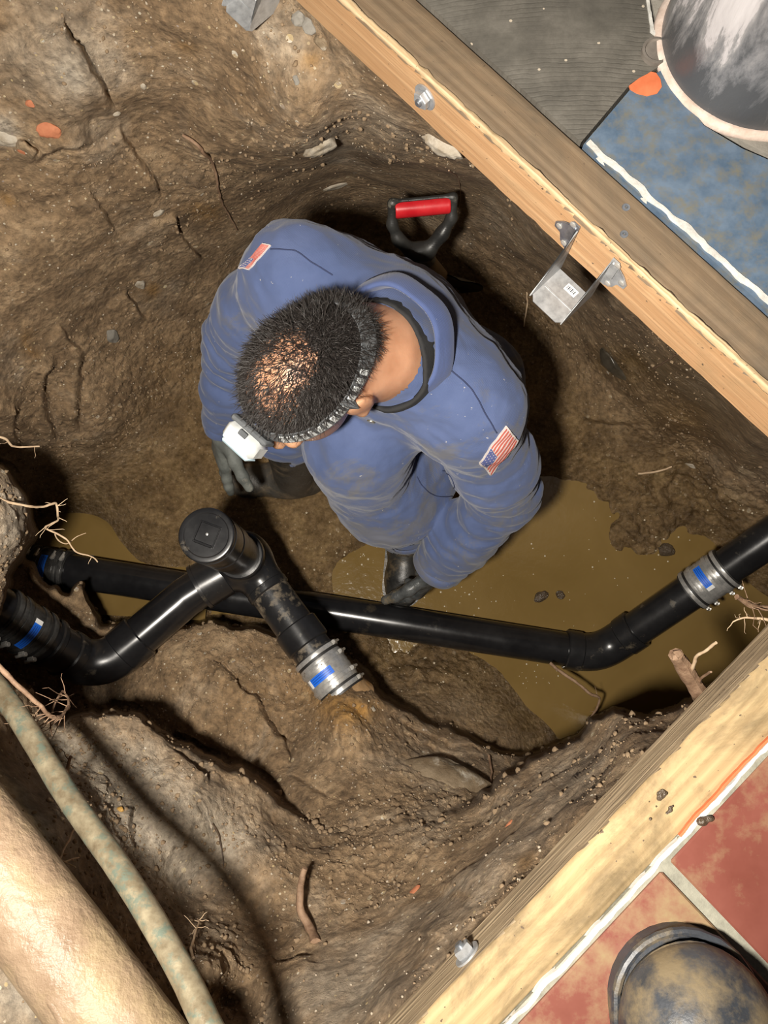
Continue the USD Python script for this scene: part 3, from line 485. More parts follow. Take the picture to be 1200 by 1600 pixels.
for n, (pl, amp, dec) in enumerate(LEDGES):
    amp *= 1.3
    P = np.array(pl, float)
    lo, hi = P.min(0) - 3 * dec, P.max(0) + 3 * dec
    i0, i1 = np.searchsorted(GY, [lo[1], hi[1]]); j0, j1 = np.searchsorted(GX, [lo[0], hi[0]])
    if i1 <= i0 or j1 <= j0: continue
    qx = PX[i0:i1, j0:j1] + warp(16, 5, n)[i0:i1, j0:j1]; qy = PY[i0:i1, j0:j1] + warp(16, 5, n + 50)[i0:i1, j0:j1]
    best = np.full(qx.shape, 1e9); side = np.zeros(qx.shape); tt = np.zeros(qx.shape)
    L = np.r_[0, np.cumsum(np.linalg.norm(np.diff(P, axis=0), axis=1))]
    for k, (a, b) in enumerate(zip(P[:-1], P[1:])):
        ab = b - a; raw = ((qx - a[0]) * ab[0] + (qy - a[1]) * ab[1]) / (ab @ ab); t = np.clip(raw, 0, 1)
        dx, dy = qx - a[0] - t * ab[0], qy - a[1] - t * ab[1]; d = np.hypot(dx, dy)
        s = ab[0] * (qy - a[1]) - ab[1] * (qx - a[0])
        m = d < best; best[m] = d[m]; side[m] = np.sign(s)[m]; tt[m] = ((L[k] + t * (L[k + 1] - L[k])) / L[-1])[m]
    left = np.clip(side, 0, 1)          # drawn downwards, the left of the picture is on this side
    env = np.clip(np.minimum(tt, 1 - tt) * 6, 0.0, 1) * np.exp(-np.maximum(best - 2, 0) / dec)
    groove = -0.45 * abs(amp) * np.exp(-(best / 3.0) ** 2) * np.clip(np.minimum(tt, 1 - tt) * 8, 0, 1)
    up = left if amp > 0 else 1 - left
    Z[i0:i1, j0:j1] += gaussian_filter(abs(amp) * up * env, 0.55) + groove
stub = np.exp(-((PX - 552) / 50) ** 2 - ((PY - 1108) / 42) ** 2) * ma * (1 - mb)
Z = Z + np.clip(stub * 1.3, 0, 1) * np.maximum(-0.835 - Z, 0)
Z = np.minimum(Z, -0.036)
W = at(PX, PY, Z)
flat_w = np.clip((-1.16 - Z) / 0.10, 0, 1)                         # how near the water a point lies
# clods, lumps and crumbs, along the ground's normal
idx = np.arange(PX.size).reshape(PX.shape)
def ground_faces():
    a, b, c, d = idx[:-1, :-1].ravel(), idx[:-1, 1:].ravel(), idx[1:, 1:].ravel(), idx[1:, :-1].ravel()
    return np.vstack([np.stack([a, d, c], 1), np.stack([a, c, b], 1)])
GF = ground_faces()
Wn = vnormals(gaussian_filter(W, (2, 2, 0)).reshape(-1, 3), GF).reshape(W.shape)
big = fbm(W * 7.0, 3, 11) - 0.5
mid = ridged(W * 19.0 + np.stack([fbm(W * 8, 2, 5), fbm(W * 8, 2, 6), fbm(W * 8, 2, 8)], -1) * 1.2, 3, 21) - 0.45
fine = fbm(W * 75.0, 3, 31) - 0.5
crumb = np.clip(noise(W * 62.0, 41) - 0.55, 0, 1) ** 1.2 + np.clip(noise(W * 118.0, 43) - 0.6, 0, 1)
rough = np.clip((fbm(W * 3.2, 3, 61) - 0.34) * 3.2, 0.05, 1)         # smooth spade-cut places among crumbly ones
wallA = (1 - ma) * (1 - mb) * (1 - mc)
mudheap = np.exp(-((PX - 1050) / 150) ** 2 - ((PY - 770) / 55) ** 2) + np.exp(-((PX - 985) / 50) ** 2 - ((PY - 850) / 45) ** 2) + 0.8 * np.exp(-((PX - 650) / 90) ** 2 - ((PY - 1040) / 45) ** 2)
lumps = np.clip(noise(W * 33.0 + 5, 71), 0, 1) + 0.5 * noise(W * 70, 72)
D = 0.042 * big + (0.0155 - 0.0105 * wallA) * mid * (0.25 + 0.75 * rough) + 0.008 * fine * (.3 + .7 * rough) + 0.014 * crumb * rough * (1 - 0.6 * flat_w)
gz = np.hypot(*np.gradient(gaussian_filter(Z, 1.0)))
D = D * np.clip((0 - Z) / 0.10, 0.12, 1) * (1 - 0.62 * flat_w) + np.clip(mudheap, 0, 1) * (0.040 * (lumps - 0.62) + .010 * fine)
D /= 1 + (gz / 0.020) ** 2                                          # the cut faces stay clean
W = W + Wn * D[..., None]
W[..., 2] = np.minimum(W[..., 2], -0.034)
# which earth lies where
def blob(cx, cy, rx, ry=None, rot=0.0):
    ry = ry or rx; c, s = math.cos(rot), math.sin(rot); dx, dy = PX - cx + warp(60, 22, 91), PY - cy + warp(60, 22, 92)
    return np.exp(-((dx * c + dy * s) / rx) ** 2 - ((-dx * s + dy * c) / ry) ** 2)
gsum = lambda L: np.clip(sum(blob(*b[:-1]) * b[-1] for b in L), 0, 1)
grey = gsum([(250,1290,160,120,.5,.85),(120,1200,90,80,0,.5),(700,1210,70,36,0,.4),(740,1390,170,60,-.8,.30),(560,1560,110,60,0,.55),(90,60,110,80,0,.35),(0,215,30,24,0,.9),(115,110,36,34,0,.4),(20,800,50,90,0,.6),(520,225,50,30,0,.4),(30,1350,70,120,0,.6),(650,1300,60,40,0,.35),(880,1230,120,50,-.8,.3),(40,1560,90,60,0,.75),(1100,590,60,40,.6,.45),(440,40,60,60,0,.3),(600,190,70,40,.7,.22)])
orange = gsum([(318,332,26,20,0,.7),(530,1105,50,34,.6,.75),(565,1105,26,20,0,.5),(245,468,10,12,0,.7),(20,305,14,8,.6,.6),(485,95,16,12,0,.5),(45,520,12,14,0,.5),(60,540,12,8,0,.5),(820,1350,16,8,-.6,.5),(255,600,50,80,0,.20),(300,700,90,70,0,.16),(1080,650,46,26,.6,.35),(720,1400,14,8,0,.4),(400,1080,120,60,0,.12),(290,80,14,10,0,.5),(420,150,60,40,0,.12)])
wet = np.clip((-1.02 - W[..., 2]) / 0.22 + 0.5 * (fbm(W * 5, 3, 95) - 0.5), 0, 1) * 0.95
wet = np.maximum(wet, gsum([(1050,640,150,110,0,.55),(960,570,60,26,0,.6)]))
soil = np.stack([grey * (1 - wet), orange, wet], -1).reshape(-1, 3)
GV = W.reshape(-1, 3)
gm = usdkit.mesh(stage, '/World/ground', trimesh.Trimesh(GV, GF, process=False), SOIL, True)
UsdGeom.PrimvarsAPI(gm).CreatePrimvar('soil', Sdf.ValueTypeNames.Color3fArray, 'vertex').Set(Vt.Vec3fArray.FromNumpy(soil.astype(np.float32)))
say(gm.GetPrim(), 'brown dug earth walls and muddy bottom of the pit', kind='structure')
taken[('/World', 'ground')] = 1
rimv = np.vstack([W[0], W[1:, -1], W[-1, -2::-1], W[-2:0:-1, 0]]); mid_ = V0 = np.array([0, .2, 0.])
ring = [rimv] + [np.c_[(rimv[:, :2] - mid_[:2]) * s + mid_[:2], np.minimum(rimv[:, 2] + .04 * (fbm(rimv * 3 + s, 3, 5) - .5), -.045)] for s in (1.12, 1.35, 1.8, 2.6)]
nr = len(rimv); SK = np.vstack(ring); skf = grid_faces(5, nr, wrap=True)
if np.cross(SK[skf[0, 1]] - SK[skf[0, 0]], SK[skf[0, 2]] - SK[skf[0, 0]])[2] < 0: skf = skf[:, ::-1]
single('ground', trimesh.Trimesh(SK, skf, process=False), SOIL, 'earth continuing around the pit beyond the dug walls', kind='structure', smooth=True)
def gp(px, py):
    """the ground seen at (px, py) and its normal"""
    c = [[(py - Y0) / STEP], [(px - X0) / STEP]]
    p = np.array([map_coordinates(W[..., k], c, order=1)[0] for k in range(3)])
    n = np.array([map_coordinates(Wn[..., k], c, order=1)[0] for k in range(3)])
    return p, nrm(n)
# loose crumbs of earth and grit lying all over the ground
def scatter(name, label, n, r0, r1, m, dens, seed, sink=.25, steep=.02):
    g = np.random.default_rng(seed); inst = UsdGeom.PointInstancer.Define(stage, '/World/ground/' + name)
    protos = []
    for k in range(4):
        s_ = trimesh.creation.icosphere(1, 1.0); v = s_.vertices * (1 + .45 * (noise(s_.vertices * 1.3 + 9 * k, seed + k) - .5) * 2)[:, None] * g.uniform(.65, 1.1, 3)
        pm = usdkit.mesh(stage, f'/World/ground/{name}/crumb_{k:03d}' if k else f'/World/ground/{name}/crumb', trimesh.Trimesh(v, s_.faces, process=False), m, 50); protos.append(pm.GetPath())
    inst.CreatePrototypesRel().SetTargets(protos)
    P = []
    while len(P) < n:
        i = g.integers(2, PX.shape[0] - 3, 4000); j = g.integers(2, PX.shape[1] - 3, 4000)
        ok = (g.random(4000) < dens[i, j]) & (gz[i, j] < steep); P += list(zip(i[ok], j[ok]))
    P = np.array(P[:n]); i, j = P.T
    r = r0 * (r1 / r0) ** (g.random(n) ** 2.2)
    fx = g.random((n, 1)); pos = W[i, j] * (1 - fx) + W[i, j + 1] * fx + Wn[i, j] * (r * (.5 - sink))[:, None]
    q = g.normal(size=(n, 4)); q /= np.linalg.norm(q, axis=1, keepdims=True)
    inst.CreateProtoIndicesAttr(Vt.IntArray.FromNumpy(g.integers(0, 4, n).astype(np.int32)))
    inst.CreatePositionsAttr(Vt.Vec3fArray.FromNumpy(pos.astype(np.float32)))
    inst.CreateScalesAttr(Vt.Vec3fArray.FromNumpy((r[:, None] * np.ones(3)).astype(np.float32)))
    inst.CreateOrientationsAttr(Vt.QuathArray([Gf.Quath(*map(float, x)) for x in q]))
    say(inst.GetPrim(), label, kind='stuff')
dry_ = np.clip((W[..., 2] + 1.24) / .1, 0, 1)
CRUMB = basic('earth_crumb', (0.14, 0.092, 0.052), (0.30, 0.215, 0.13), 300.0, (.8, .95))
GRIT = basic('pale_grit', (0.28, 0.22, 0.145), (0.47, 0.41, 0.33), 200.0, (.7, .9))
scatter('earth_crumbs', 'loose brown crumbs of earth strewn over the pit walls', 11000, .0011, .0046, CRUMB, (rough ** 1.5) * dry_, 5)
edge_ = np.clip(gaussian_filter(mb, 2.0) * (1 - gaussian_filter(mb, 2.0)) * 4, 0, 1) ** 1.5 + .7 * np.clip(gaussian_filter(ma, 2.0) * (1 - gaussian_filter(ma, 2.0)) * 4, 0, 1) ** 1.5 * (1 - mb)
edge_ *= np.clip((fbm(W * 12, 3, 77) - .5) * 6, 0.0, 1) * (PX > 20)
scatter('edge_clods', 'crumbly clods along the broken rims of the dug ledges', 420, .0016, .0095, CRUMB, np.clip(edge_, 0, 1), 7, .35, .2)
scatter('grit', 'pale grit and tiny stones sprinkled over the pit walls', 3000, .0007, .0024, GRIT, (.3 + .7 * rough) * dry_, 6)
# muddy water standing in the bottom
WZ = -1.300
def water(name, poly, label):
    pts = [at(x, y, WZ)[:2] for x, y in poly]
    m = prism(pts, WZ - 0.006, WZ)
    m = m.subdivide_to_size(0.25) if hasattr(m, 'subdivide_to_size') else m
    return single(name, m, WATER, label, 'water', kind='stuff', smooth=False)
water('muddy_water', [(430,820),(560,790),(700,720),(830,720),(1000,720),(1200,760),(1310,800),(1310,1130),(1100,1200),(820,1180),(560,1040),(420,960),(330,960),(340,880)], 'opaque brown muddy water pooled around the lower black pipe')
def sparkle_beads():  # pale beads added as wet sparkles; the glint is put into their colour
    g = np.random.default_rng(12); inst = UsdGeom.PointInstancer.Define(stage, '/World/ground/sparkle_beads')
    s_ = trimesh.creation.icosphere(2, 1.0)
    pm = usdkit.mesh(stage, '/World/ground/sparkle_beads/sparkle_bead', s_, mat('pale_sparkle_bead', {'p': ('principled_bsdf', {'base_color': (.50, .43, .31), 'roughness': .22, 'specular_ior_level': 1.0})}, []), True)
    inst.CreatePrototypesRel().SetTargets([pm.GetPath()]); P = []
    for x, y, sx, sy, n in ((540, 850, 40, 26, 46), (640, 900, 34, 26, 40), (720, 925, 40, 20, 26), (650, 1040, 50, 24, 44), (830, 1056, 26, 12, 20), (860, 880, 60, 60, 22), (480, 880, 40, 24, 26), (990, 850, 60, 40, 30), (1120, 800, 40, 20, 24)):
        for _ in range(n):
            p, q = gp(float(x + g.normal() * sx), float(y + g.normal() * sy)); p = p.copy(); p[2] = max(p[2], WZ)
            P.append(p)
    r = .0009 + .0022 * g.random(len(P)) ** 2.5
    inst.CreateProtoIndicesAttr(Vt.IntArray.FromNumpy(np.zeros(len(P), np.int32))); inst.CreatePositionsAttr(Vt.Vec3fArray.FromNumpy(np.array(P, np.float32)))
    inst.CreateScalesAttr(Vt.Vec3fArray.FromNumpy((r[:, None] * np.ones(3)).astype(np.float32)))
    say(inst.GetPrim(), 'tiny pale beads put in as sparkles on the muddy water and wet mud', kind='stuff')
sparkle_beads()
water('muddy_puddle', [(30,800),(130,760),(215,790),(330,850),(320,970),(150,960),(40,930)], 'small brown puddle behind the blue-labelled far end of the lower pipe')

# ---------------------------------------------------------------- timbers round the pit, floors, column
UP = lambda p: np.array([p[0], p[1], 0.0])
a0, a1 = at(530, 0, 0), at(1195, 610, 0)                           # front top edge of the upper timber
tu = nrm(UP(a1 - a0)); tn = np.array([tu[1], -tu[0], 0]); tn = tn if tn @ (at(600, 900, 0) - a0) > 0 else -tn      # tn: towards the pit
TW, TH = 0.066, 0.066
b0, b1 = at(600, 1600, -0.062), at(1200, 975, -0.062)              # pit side lower edge of the sill along the tiles
su = nrm(UP(b1 - b0)); sn = np.array([-su[1], su[0], 0]); sn = sn if sn @ (at(600, 900, 0) - b0) > 0 else -sn
SH = 0.062
def meet(p, u, q, v):
    k = np.linalg.solve(np.array([[u[0], -v[0]], [u[1], -v[1]]]), (q - p)[:2]); return p + k[0] * u
corner = meet(UP(a0), tu, UP(b0), su)
def rough_beam(size, seed, chips=0.002, n=90):
    """a sawn length along x from 0, top at 0, pit face at y=0 and the back at y=-width: a grid of rings with worn arrises"""
    L, Wd, H = size
    m = 0.0035
    sec = [(0, -H), (0, -H * .7), (0, -H * .35), (0, -m * 1.4), (-m * .4, -m * .4), (-m * 1.4, 0), (-Wd * .33, 0), (-Wd * .66, 0), (-Wd + m, 0), (-Wd, -m), (-Wd, -H)]
    xs = np.linspace(0, L, n)
    V = np.array([[(x, y, z) for y, z in sec] for x in xs])
    d = (fbm(V * [40, 60, 60], 3, seed) - 0.5) * chips + (fbm(V * [4, 20, 20], 2, seed + 3) - .5) * chips * .8
    edge = np.zeros(len(sec)); edge[[3, 4, 5]] = 1.6
    V[..., 1] -= np.abs(d) * (1 + edge); V[..., 2] -= np.abs(d) * edge
    V[..., 2][:, 0] += (fbm(V[:, 0] * 60, 3, seed + 5) - .5) * chips * 2.5
    F = grid_faces(n, len(sec), wrap=True)
    V = V.reshape(-1, 3); k = len(sec)
    caps = [[0, j, j + 1] for j in range(1, k - 1)] + [[(n - 1) * k, (n - 1) * k + j + 1, (n - 1) * k + j] for j in range(1, k - 1)]
    return trimesh.Trimesh(V, np.vstack([F, caps]), process=False)
def split_faces(mesh, test):
    c = mesh.triangles_center; m = test(c)
    out = []
    for q in (m, ~m):
        t = mesh.submesh([np.where(q)[0]], append=True, repair=False); out.append(t)
    return out
def bolt(thing, pos, out, r=0.011):
    """hex nut, washer and threaded end on a face"""
    p = np.array(pos); path = thing.part('bolt', lathe([(-.002, .0045), (.0135, .0045), (.0145, .0035), (.0145, 0)], p, out, 16), ZINC_DARK)
    thing.part('washer', lathe([(0, 0), (0, r * 1.45), (.002, r * 1.45), (.002, 0)], p, out, 24), ZINC, parent=path)
    thing.part('nut', lathe([(.002, 0), (.002, r * .92), (.003, r), (.0095, r), (.0105, r * .9), (.0105, 0)], p, out, 6), ZINC, smooth=20, parent=path)
    return path
# upper timber
T0 = UP(a0) - tu * 0.35
tl = np.linalg.norm(corner - T0) + 0.05
rot = math.atan2(tu[1], tu[0]); flip = np.cross(tu, tn)[2] < 0     # pit side is at +y or -y of the beam
ledger = Thing('ledger_timber', 'fresh pine ledger timber with joist hangers along the concrete edge', 'timber', loc=T0, rotz=rot)
beam = rough_beam((tl, TW, TH), 3, 0.0016)
if flip: beam.vertices[:, 1] *= -1; beam.invert()
faceT, topT = split_faces(beam, lambda c: c[:, 2] < -0.004)
ledger.part('face', faceT, PINE, 50, local=True); ledger.part('top', topT, PINE_TOP, 50, local=True, label='darker grimy top of the timber')
arris = tube(np.stack([np.linspace(0, tl, 220), np.zeros(220) , np.full(220, -0.001)], 1), 0.0045, 8, wob=.8, seed=9)
arris.vertices[:, 1] -= (0.005 if not flip else -0.005)
ledger.part('splintered_arris', arris, PINE_ROUGH, 30, local=True, label='pale splintered rough-sawn edge')
def on_ledger(px, py):
    """point of the ledger's pit face seen at (px, py)"""
    d = rays(px, py); o = np.array([0, 0, CAM_Z]); t = ((UP(a0) - o) @ tn) / (d @ tn); return o + d * t
bolt(ledger, on_ledger(665, 151), tn)
for x, y in ((978, 324), (430 + 545, 0 + 326 + 40)):
    q = at(x, y, 0.0)
    ledger.part('screw_head', lathe([(-.001, 0), (-.001, .005), (.0006, .0045), (.0008, .002), (-.0004, 0)], q, (0, 0, 1), 14), ZINC_DARK)
# sill along the tiles
S0 = UP(b0) - su * 0.45
sl = np.linalg.norm(corner - S0) + 0.10
o0, o1 = at(790, 1600, 0), at(1200, 1150, 0)
SW = float(np.mean([(UP(b0) - o0) @ sn, (UP(b0) - o1) @ sn]))
srot = math.atan2(su[1], su[0]); sflip = np.cross(su, sn)[2] < 0
sill = Thing('sill_timber', 'mud-dusted pine sill timber along the edge of the red tiles', 'timber', loc=S0, rotz=srot)
beam = rough_beam((sl, SW, SH), 23, 0.0018)
if sflip: beam.vertices[:, 1] *= -1; beam.invert()
faceS, topS = split_faces(beam, lambda c: c[:, 2] < -0.004)
sill.part('face', faceS, SILL_FACE, 50, local=True, label='grey weathered side of the sill facing the pit'); sill.part('top', topS, SILL_TOP, 50, local=True)
def on_sill(px, py):
    d = rays(px, py); o = np.array([0, 0, CAM_Z]); t = ((UP(b0) - o) @ sn) / (d @ sn); return o + d * t
bolt(sill, on_sill(731, 1492), sn, 0.010)
# the slabs and tiles behind them
def slab(name, poly, z1, z0, m, label, cat, kind=None, bevel=0.0):
    pts = [at(x, y, z1)[:2] for x, y in poly]
    return single(name, prism(pts, z0, z1, bevel), m, label, cat, kind=kind, smooth=25)
off = lambda p, k: tuple(pix(p + k))
back = UP(a0) - tn * (TW + 0.004)                                  # rear line of the upper timber
bl = lambda s: pix(back + tu * s)
s_of = lambda px: float(np.interp(px, [bl(s)[0] for s in np.linspace(-.6, 1.2, 200)], np.linspace(-.6, 1.2, 200)))
cA = tuple(bl(s_of(908))); cB = tuple(bl(-0.35)); cC = tuple(bl(s_of(1500)))
slab('floor', [cA, cB, (640, -330), (940, -330), (1012, -20), (1022, 40), (1026, 78), (1030, 104), (986, 130)], 0.0, -0.06, CONCRETE, 'grey concrete floor slab with curved saw marks behind the ledger timber', 'floor', 'structure')
slab('floor', [cC, (cA[0] + 4, cA[1] + 3), (988, 136), (1036, 108), (1060, 140), (1100, 196), (1160, 232), (1230, 262), (1420, 420)], 0.0015, -0.06, BLUE_PAINT, 'worn blue painted strip of floor beside the ledger timber', 'floor', 'structure')
slab('floor', [(1014, -20), (945, -330), (1500, -330), (1560, 470), (1424, 424), (1232, 258), (1170, 226), (1104, 188), (1064, 136), (1036, 104), (1031, 74), (1026, 40)], -0.002, -0.06, PLAIN_CONCRETE, 'plain grey concrete floor around the foot of the column', 'floor', 'structure')
# chipped white edges, and the orange paint mark
def ribbon(px_pts, z, w, h, m, name, label, cat, seed=1, n=120):
    P = np.array([at(x, y, z) for x, y in px_pts]); P = np.array([np.interp(np.linspace(0, 1, n), np.linspace(0, 1, len(P)), P[:, k]) for k in range(3)]).T
    T = nrm(np.gradient(P, axis=0)); N = np.stack([-T[:, 1], T[:, 0], 0 * T[:, 0]], 1)
    ww = w * (0.6 + 0.9 * fbm(P * 45, 3, seed))[:, None]; off_ = (fbm(P * 60, 3, seed + 4) - .5)[:, None] * w
    sec = [(-.5, -.004), (-.42, h * .8), (0, h), (.42, h * .8), (.5, -.004)]
    V = np.stack([P + N * (ww * a + off_) + [0, 0, b] for a, b in sec], 1)
    V[..., 2] += np.array([0, 1, 1, 1, 0]) * (fbm(P * 90, 2, seed + 8)[:, None] - .5) * h
    return single(name, trimesh.Trimesh(V.reshape(-1, 3), np.vstack([grid_faces(n, 5)]), process=False), m, label, cat)
e0, e1 = np.array(bl(s_of(912))) + (4, -3), np.array(bl(s_of(1330))) + (5, -4)
ribbon([tuple(e0 + (2, 0)), tuple((e0 + e1) / 2 + (3, -2)), tuple(e1 + (4, -3))], 0.0015, 0.0080, 0.0018, CHIPPED, 'plaster_edge', 'chipped white edge of the blue painted floor', 'plaster', 5)
ribbon([(1008, -30), (1014, 14), (1019, 40), (1018, 50), (1026, 58)], 0.0, 0.004, 0.002, CHIPPED, 'caulk_line', 'thin crooked white line between two grey floor slabs', 'caulk', 7)
mark = [at(x, y, 0.0)[:2] for x, y in ((982, 136), (998, 124), (1010, 118), (1016, 114), (1024, 116), (1031, 126), (1033, 138), (1026, 148), (1010, 152), (994, 148), (984, 142))]
single('paint_mark', prism(mark, 0.0005, 0.0024), ORANGE, 'orange spray-paint mark at the corner of the blue floor by the column', 'paint mark')
# column
cc = at(1186, 70, 0); CR = 155 * np.linalg.norm(at(1186, 70, 0) - at(1187, 70, 0))
col = Thing('steel_column', 'round steel column with flaking silver paint standing at the pit edge', 'column', loc=(cc[0], cc[1], 0))
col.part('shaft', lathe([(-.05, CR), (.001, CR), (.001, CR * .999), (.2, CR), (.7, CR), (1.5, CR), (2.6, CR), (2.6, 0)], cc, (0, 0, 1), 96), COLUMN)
fb = Field(0.012)
for k in range(60):
    a = math.radians(140 + k * 3.2); fb.ball(cc + [CR * 1.0 * math.cos(a), CR * 1.0 * math.sin(a), -0.001], 0.003 + 0.002 * noise(np.array([k * .7, 0, 0]), 3))
col.part('base_mortar', fb.mesh(0.003), basic('pinkish_mortar', (0.40, 0.30, 0.24), (0.58, 0.48, 0.42), 40.0, (0.8, 0.95), bump=0.4), label='pinkish rim of mortar round the foot of the column')
single('conduit_stub', lathe([(-.03, .017), (.006, .017), (.0065, .014), (.004, .013), (.004, 0)], at(1024, 84, 0), (0, 0, 1), 28), basic('stub_metal', (0.16, 0.14, 0.12), (0.26, 0.23, 0.20), 30.0, (0.5, 0.7), 0.4), 'small round metal stub against the foot of the column', 'conduit')

# red tiles: a grid of them along the sill
tile0 = at(1035, 1345, 0.004); tile0 = UP(tile0)
t_out = -sn
TS, GR = 0.2075, 0.0125
bed = np.array([S0 - sn * (SW + .001) , S0 + su * (sl + .3) - sn * (SW + .001), S0 + su * (sl + .3) - sn * (SW + .75), S0 - sn * (SW + .75)])
floorT = Thing('floor', 'red clay tile floor with grey joints beside the sill timber', 'floor', loc=(bed[:, 0].mean(), bed[:, 1].mean(), 0), kind='structure')
floorT.part('grout_bed', prism(bed[:, :2], -0.05, 0.0005), GROUT, 25)
edge_d = float((UP(b0) - tile0) @ sn)                                # distance of the tile corner from the pit face of the sill
lm = np.array([[0.0]])
for i in range(-4, 4):
    for j in range(3):
        cpt = tile0 + su * ((i + 0.5) * TS - 0.001) + t_out * (j * TS + TS / 2 - 0.0)
        L = (cpt - S0) @ su
        if L < 0.05 or L > sl + .25: continue
        R = np.array([su, t_out, np.cross(su, t_out)])
        size = (TS - GR, TS - GR, 0.02)
        floorT.part('tile', box(size, cpt + [0, 0, -0.0065 + 0.0006 * ((i * 7 + j * 3) % 3)], R, 0.0018), TILE[(i * 5 + j * 3) % 3], 25)
e0, e1 = pix(S0 + su * .05 - sn * (SW + .002)), pix(S0 + su * (sl + .1) - sn * (SW + .002))
ribbon([tuple(e0), tuple((e0 + e1) / 2 + (2, 2)), tuple(e1)], 0.0005, 0.0052, 0.003, CAULK, 'caulk_bead', 'ragged white bead of caulk between the sill timber and the red tiles', 'caulk', 15, 260)
ribbon([(1062, 1348 - 42), (1110, 1252), (1155, 1204), (1215, 1140)], 0.0042, 0.0028, 0.0004, ORANGE, 'paint_streak', 'faint orange paint streak along the edge of the red tiles', 'paint mark', 19)
chip = Field(.003)
for k in range(9): chip.ball(at(1098 + rng.normal(0, 6), 1284 + rng.normal(0, 2.5), 0.006), 0.0017 + rng.random() * .001)
single('mud_crumb', chip.mesh(.001), CLOD, 'dark crumb of mud lying on the edge of a red tile', 'mud')
for x, y, r, n in ((1032, 1243, .0019, 9), (1046, 1262, .0014, 5), (1021, 1266, .0011, 4)):
    chip = Field(.0025)
    for k in range(n): chip.ball(at(x + rng.normal(0, 4), y + rng.normal(0, 7), 0.0015), r * (0.6 + 0.5 * rng.random()))
    single('mud_crumb', chip.mesh(.0008), CLOD, {9: 'largest dark mud flake on the sill timber beside the tile joint', 5: 'small dark mud flake right of the largest one on the sill', 4: 'smallest dark mud flake left of the largest one on the sill'}[n], 'mud')

# ---------------------------------------------------------------- joist hangers on the ledger
def joist_hanger(px, py, label, seat_z=-0.100):
    """U-shaped sheet-metal hanger: seat, two sides narrowing upwards, two nailed flanges"""
    base = on_ledger(px, py); base = UP(base) ; base = base - tn * ((base - UP(a0)) @ tn) + tn * 0.0012
    h = Thing('joist_hanger', label, 'joist hanger', loc=(base[0], base[1], seat_z))
    t, wd, dp = 0.0015, 0.050, 0.056
    P = lambda a, o, z: base + tu * a + tn * o + np.array([0, 0, z])
    def plate(quad, nrm_, thick=t):
        q = np.array(quad); n = nrm(nrm_) * thick
        V = np.vstack([q, q + n]); k = len(q)
        F = [[0, j, j + 1] for j in range(1, k - 1)] + [[k, k + j + 1, k + j] for j in range(1, k - 1)] + [f for j in range(k) for f in ([j, (j + 1) % k + k, (j + 1) % k], [j, j + k, (j + 1) % k + k])]
        m = trimesh.Trimesh(V, F, process=False); m.fix_normals(); return m
    h.part('seat', [plate([P(-wd / 2, .002, seat_z), P(wd / 2, .002, seat_z), P(wd / 2, dp - .006, seat_z), P(wd / 2 - .006, dp, seat_z), P(-wd / 2 + .006, dp, seat_z), P(-wd / 2, dp - .006, seat_z)], (0, 0, -1)),
                    box((wd * .9, .002, .0012), P(0, dp * .55, seat_z + .0004), np.array([tu, tn, [0, 0, 1]]))], ZINC, 25)
    for s in (-1, 1):
        w2 = s * wd / 2
        side = h.part('side', plate([P(w2, 0, -.012), P(w2, .006, -.020), P(w2, .014, -.055), P(w2, dp - .004, seat_z + .010), P(w2, dp, seat_z + .004), P(w2, dp - .004, seat_z), P(w2, 0, seat_z), P(w2, 0, -.06)], tu * s), ZINC, 25)
        fl = h.part('flange', [plate([P(w2, 0, -.006), P(w2 + s * .010, 0, -.006), P(w2 + s * .014, 0, -.016), P(w2 + s * .022, 0, -.020), P(w2 + s * .030, 0, -.030), P(w2 + s * .029, 0, -.038), P(w2 + s * .020, 0, -.040), P(w2 + s * .016, 0, -.052), P(w2 + s * .006, 0, -.060), P(w2, 0, -.060)], tn),
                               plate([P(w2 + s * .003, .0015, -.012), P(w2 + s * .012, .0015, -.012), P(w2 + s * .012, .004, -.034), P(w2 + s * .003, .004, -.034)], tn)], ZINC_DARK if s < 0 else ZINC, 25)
        for aa, zz in ((.0235, -.031), (.009, -.010), (.010, -.051)):
            h.part('nail_head', lathe([(0, 0), (0, .0042), (.0012, .0038), (.0018, .002), (.0018, 0)], P(w2 + s * aa, .0016, zz), tn, 14), SCREW, parent=fl)
    lab = h.part('sticker', box((.017, .0095, .0003), P(.004, .013, seat_z + .0005), np.array([tu, tn, np.cross(tu, tn)])), WHITE, 25, label='white sticker with small black print')
    for k in range(6): h.part('print_bar', box((.0012 if k % 2 else .0007, .005, .0003), P(-.002 + k * .0022, .013, seat_z + .0009), np.array([tu, tn, np.cross(tu, tn)])), INK, 25, parent=lab)
    return h
joist_hanger(936, 374, 'galvanised joist hanger below the middle of the ledger timber')
joist_hanger(400, -117, 'galvanised joist hanger cut off by the top edge of the picture')

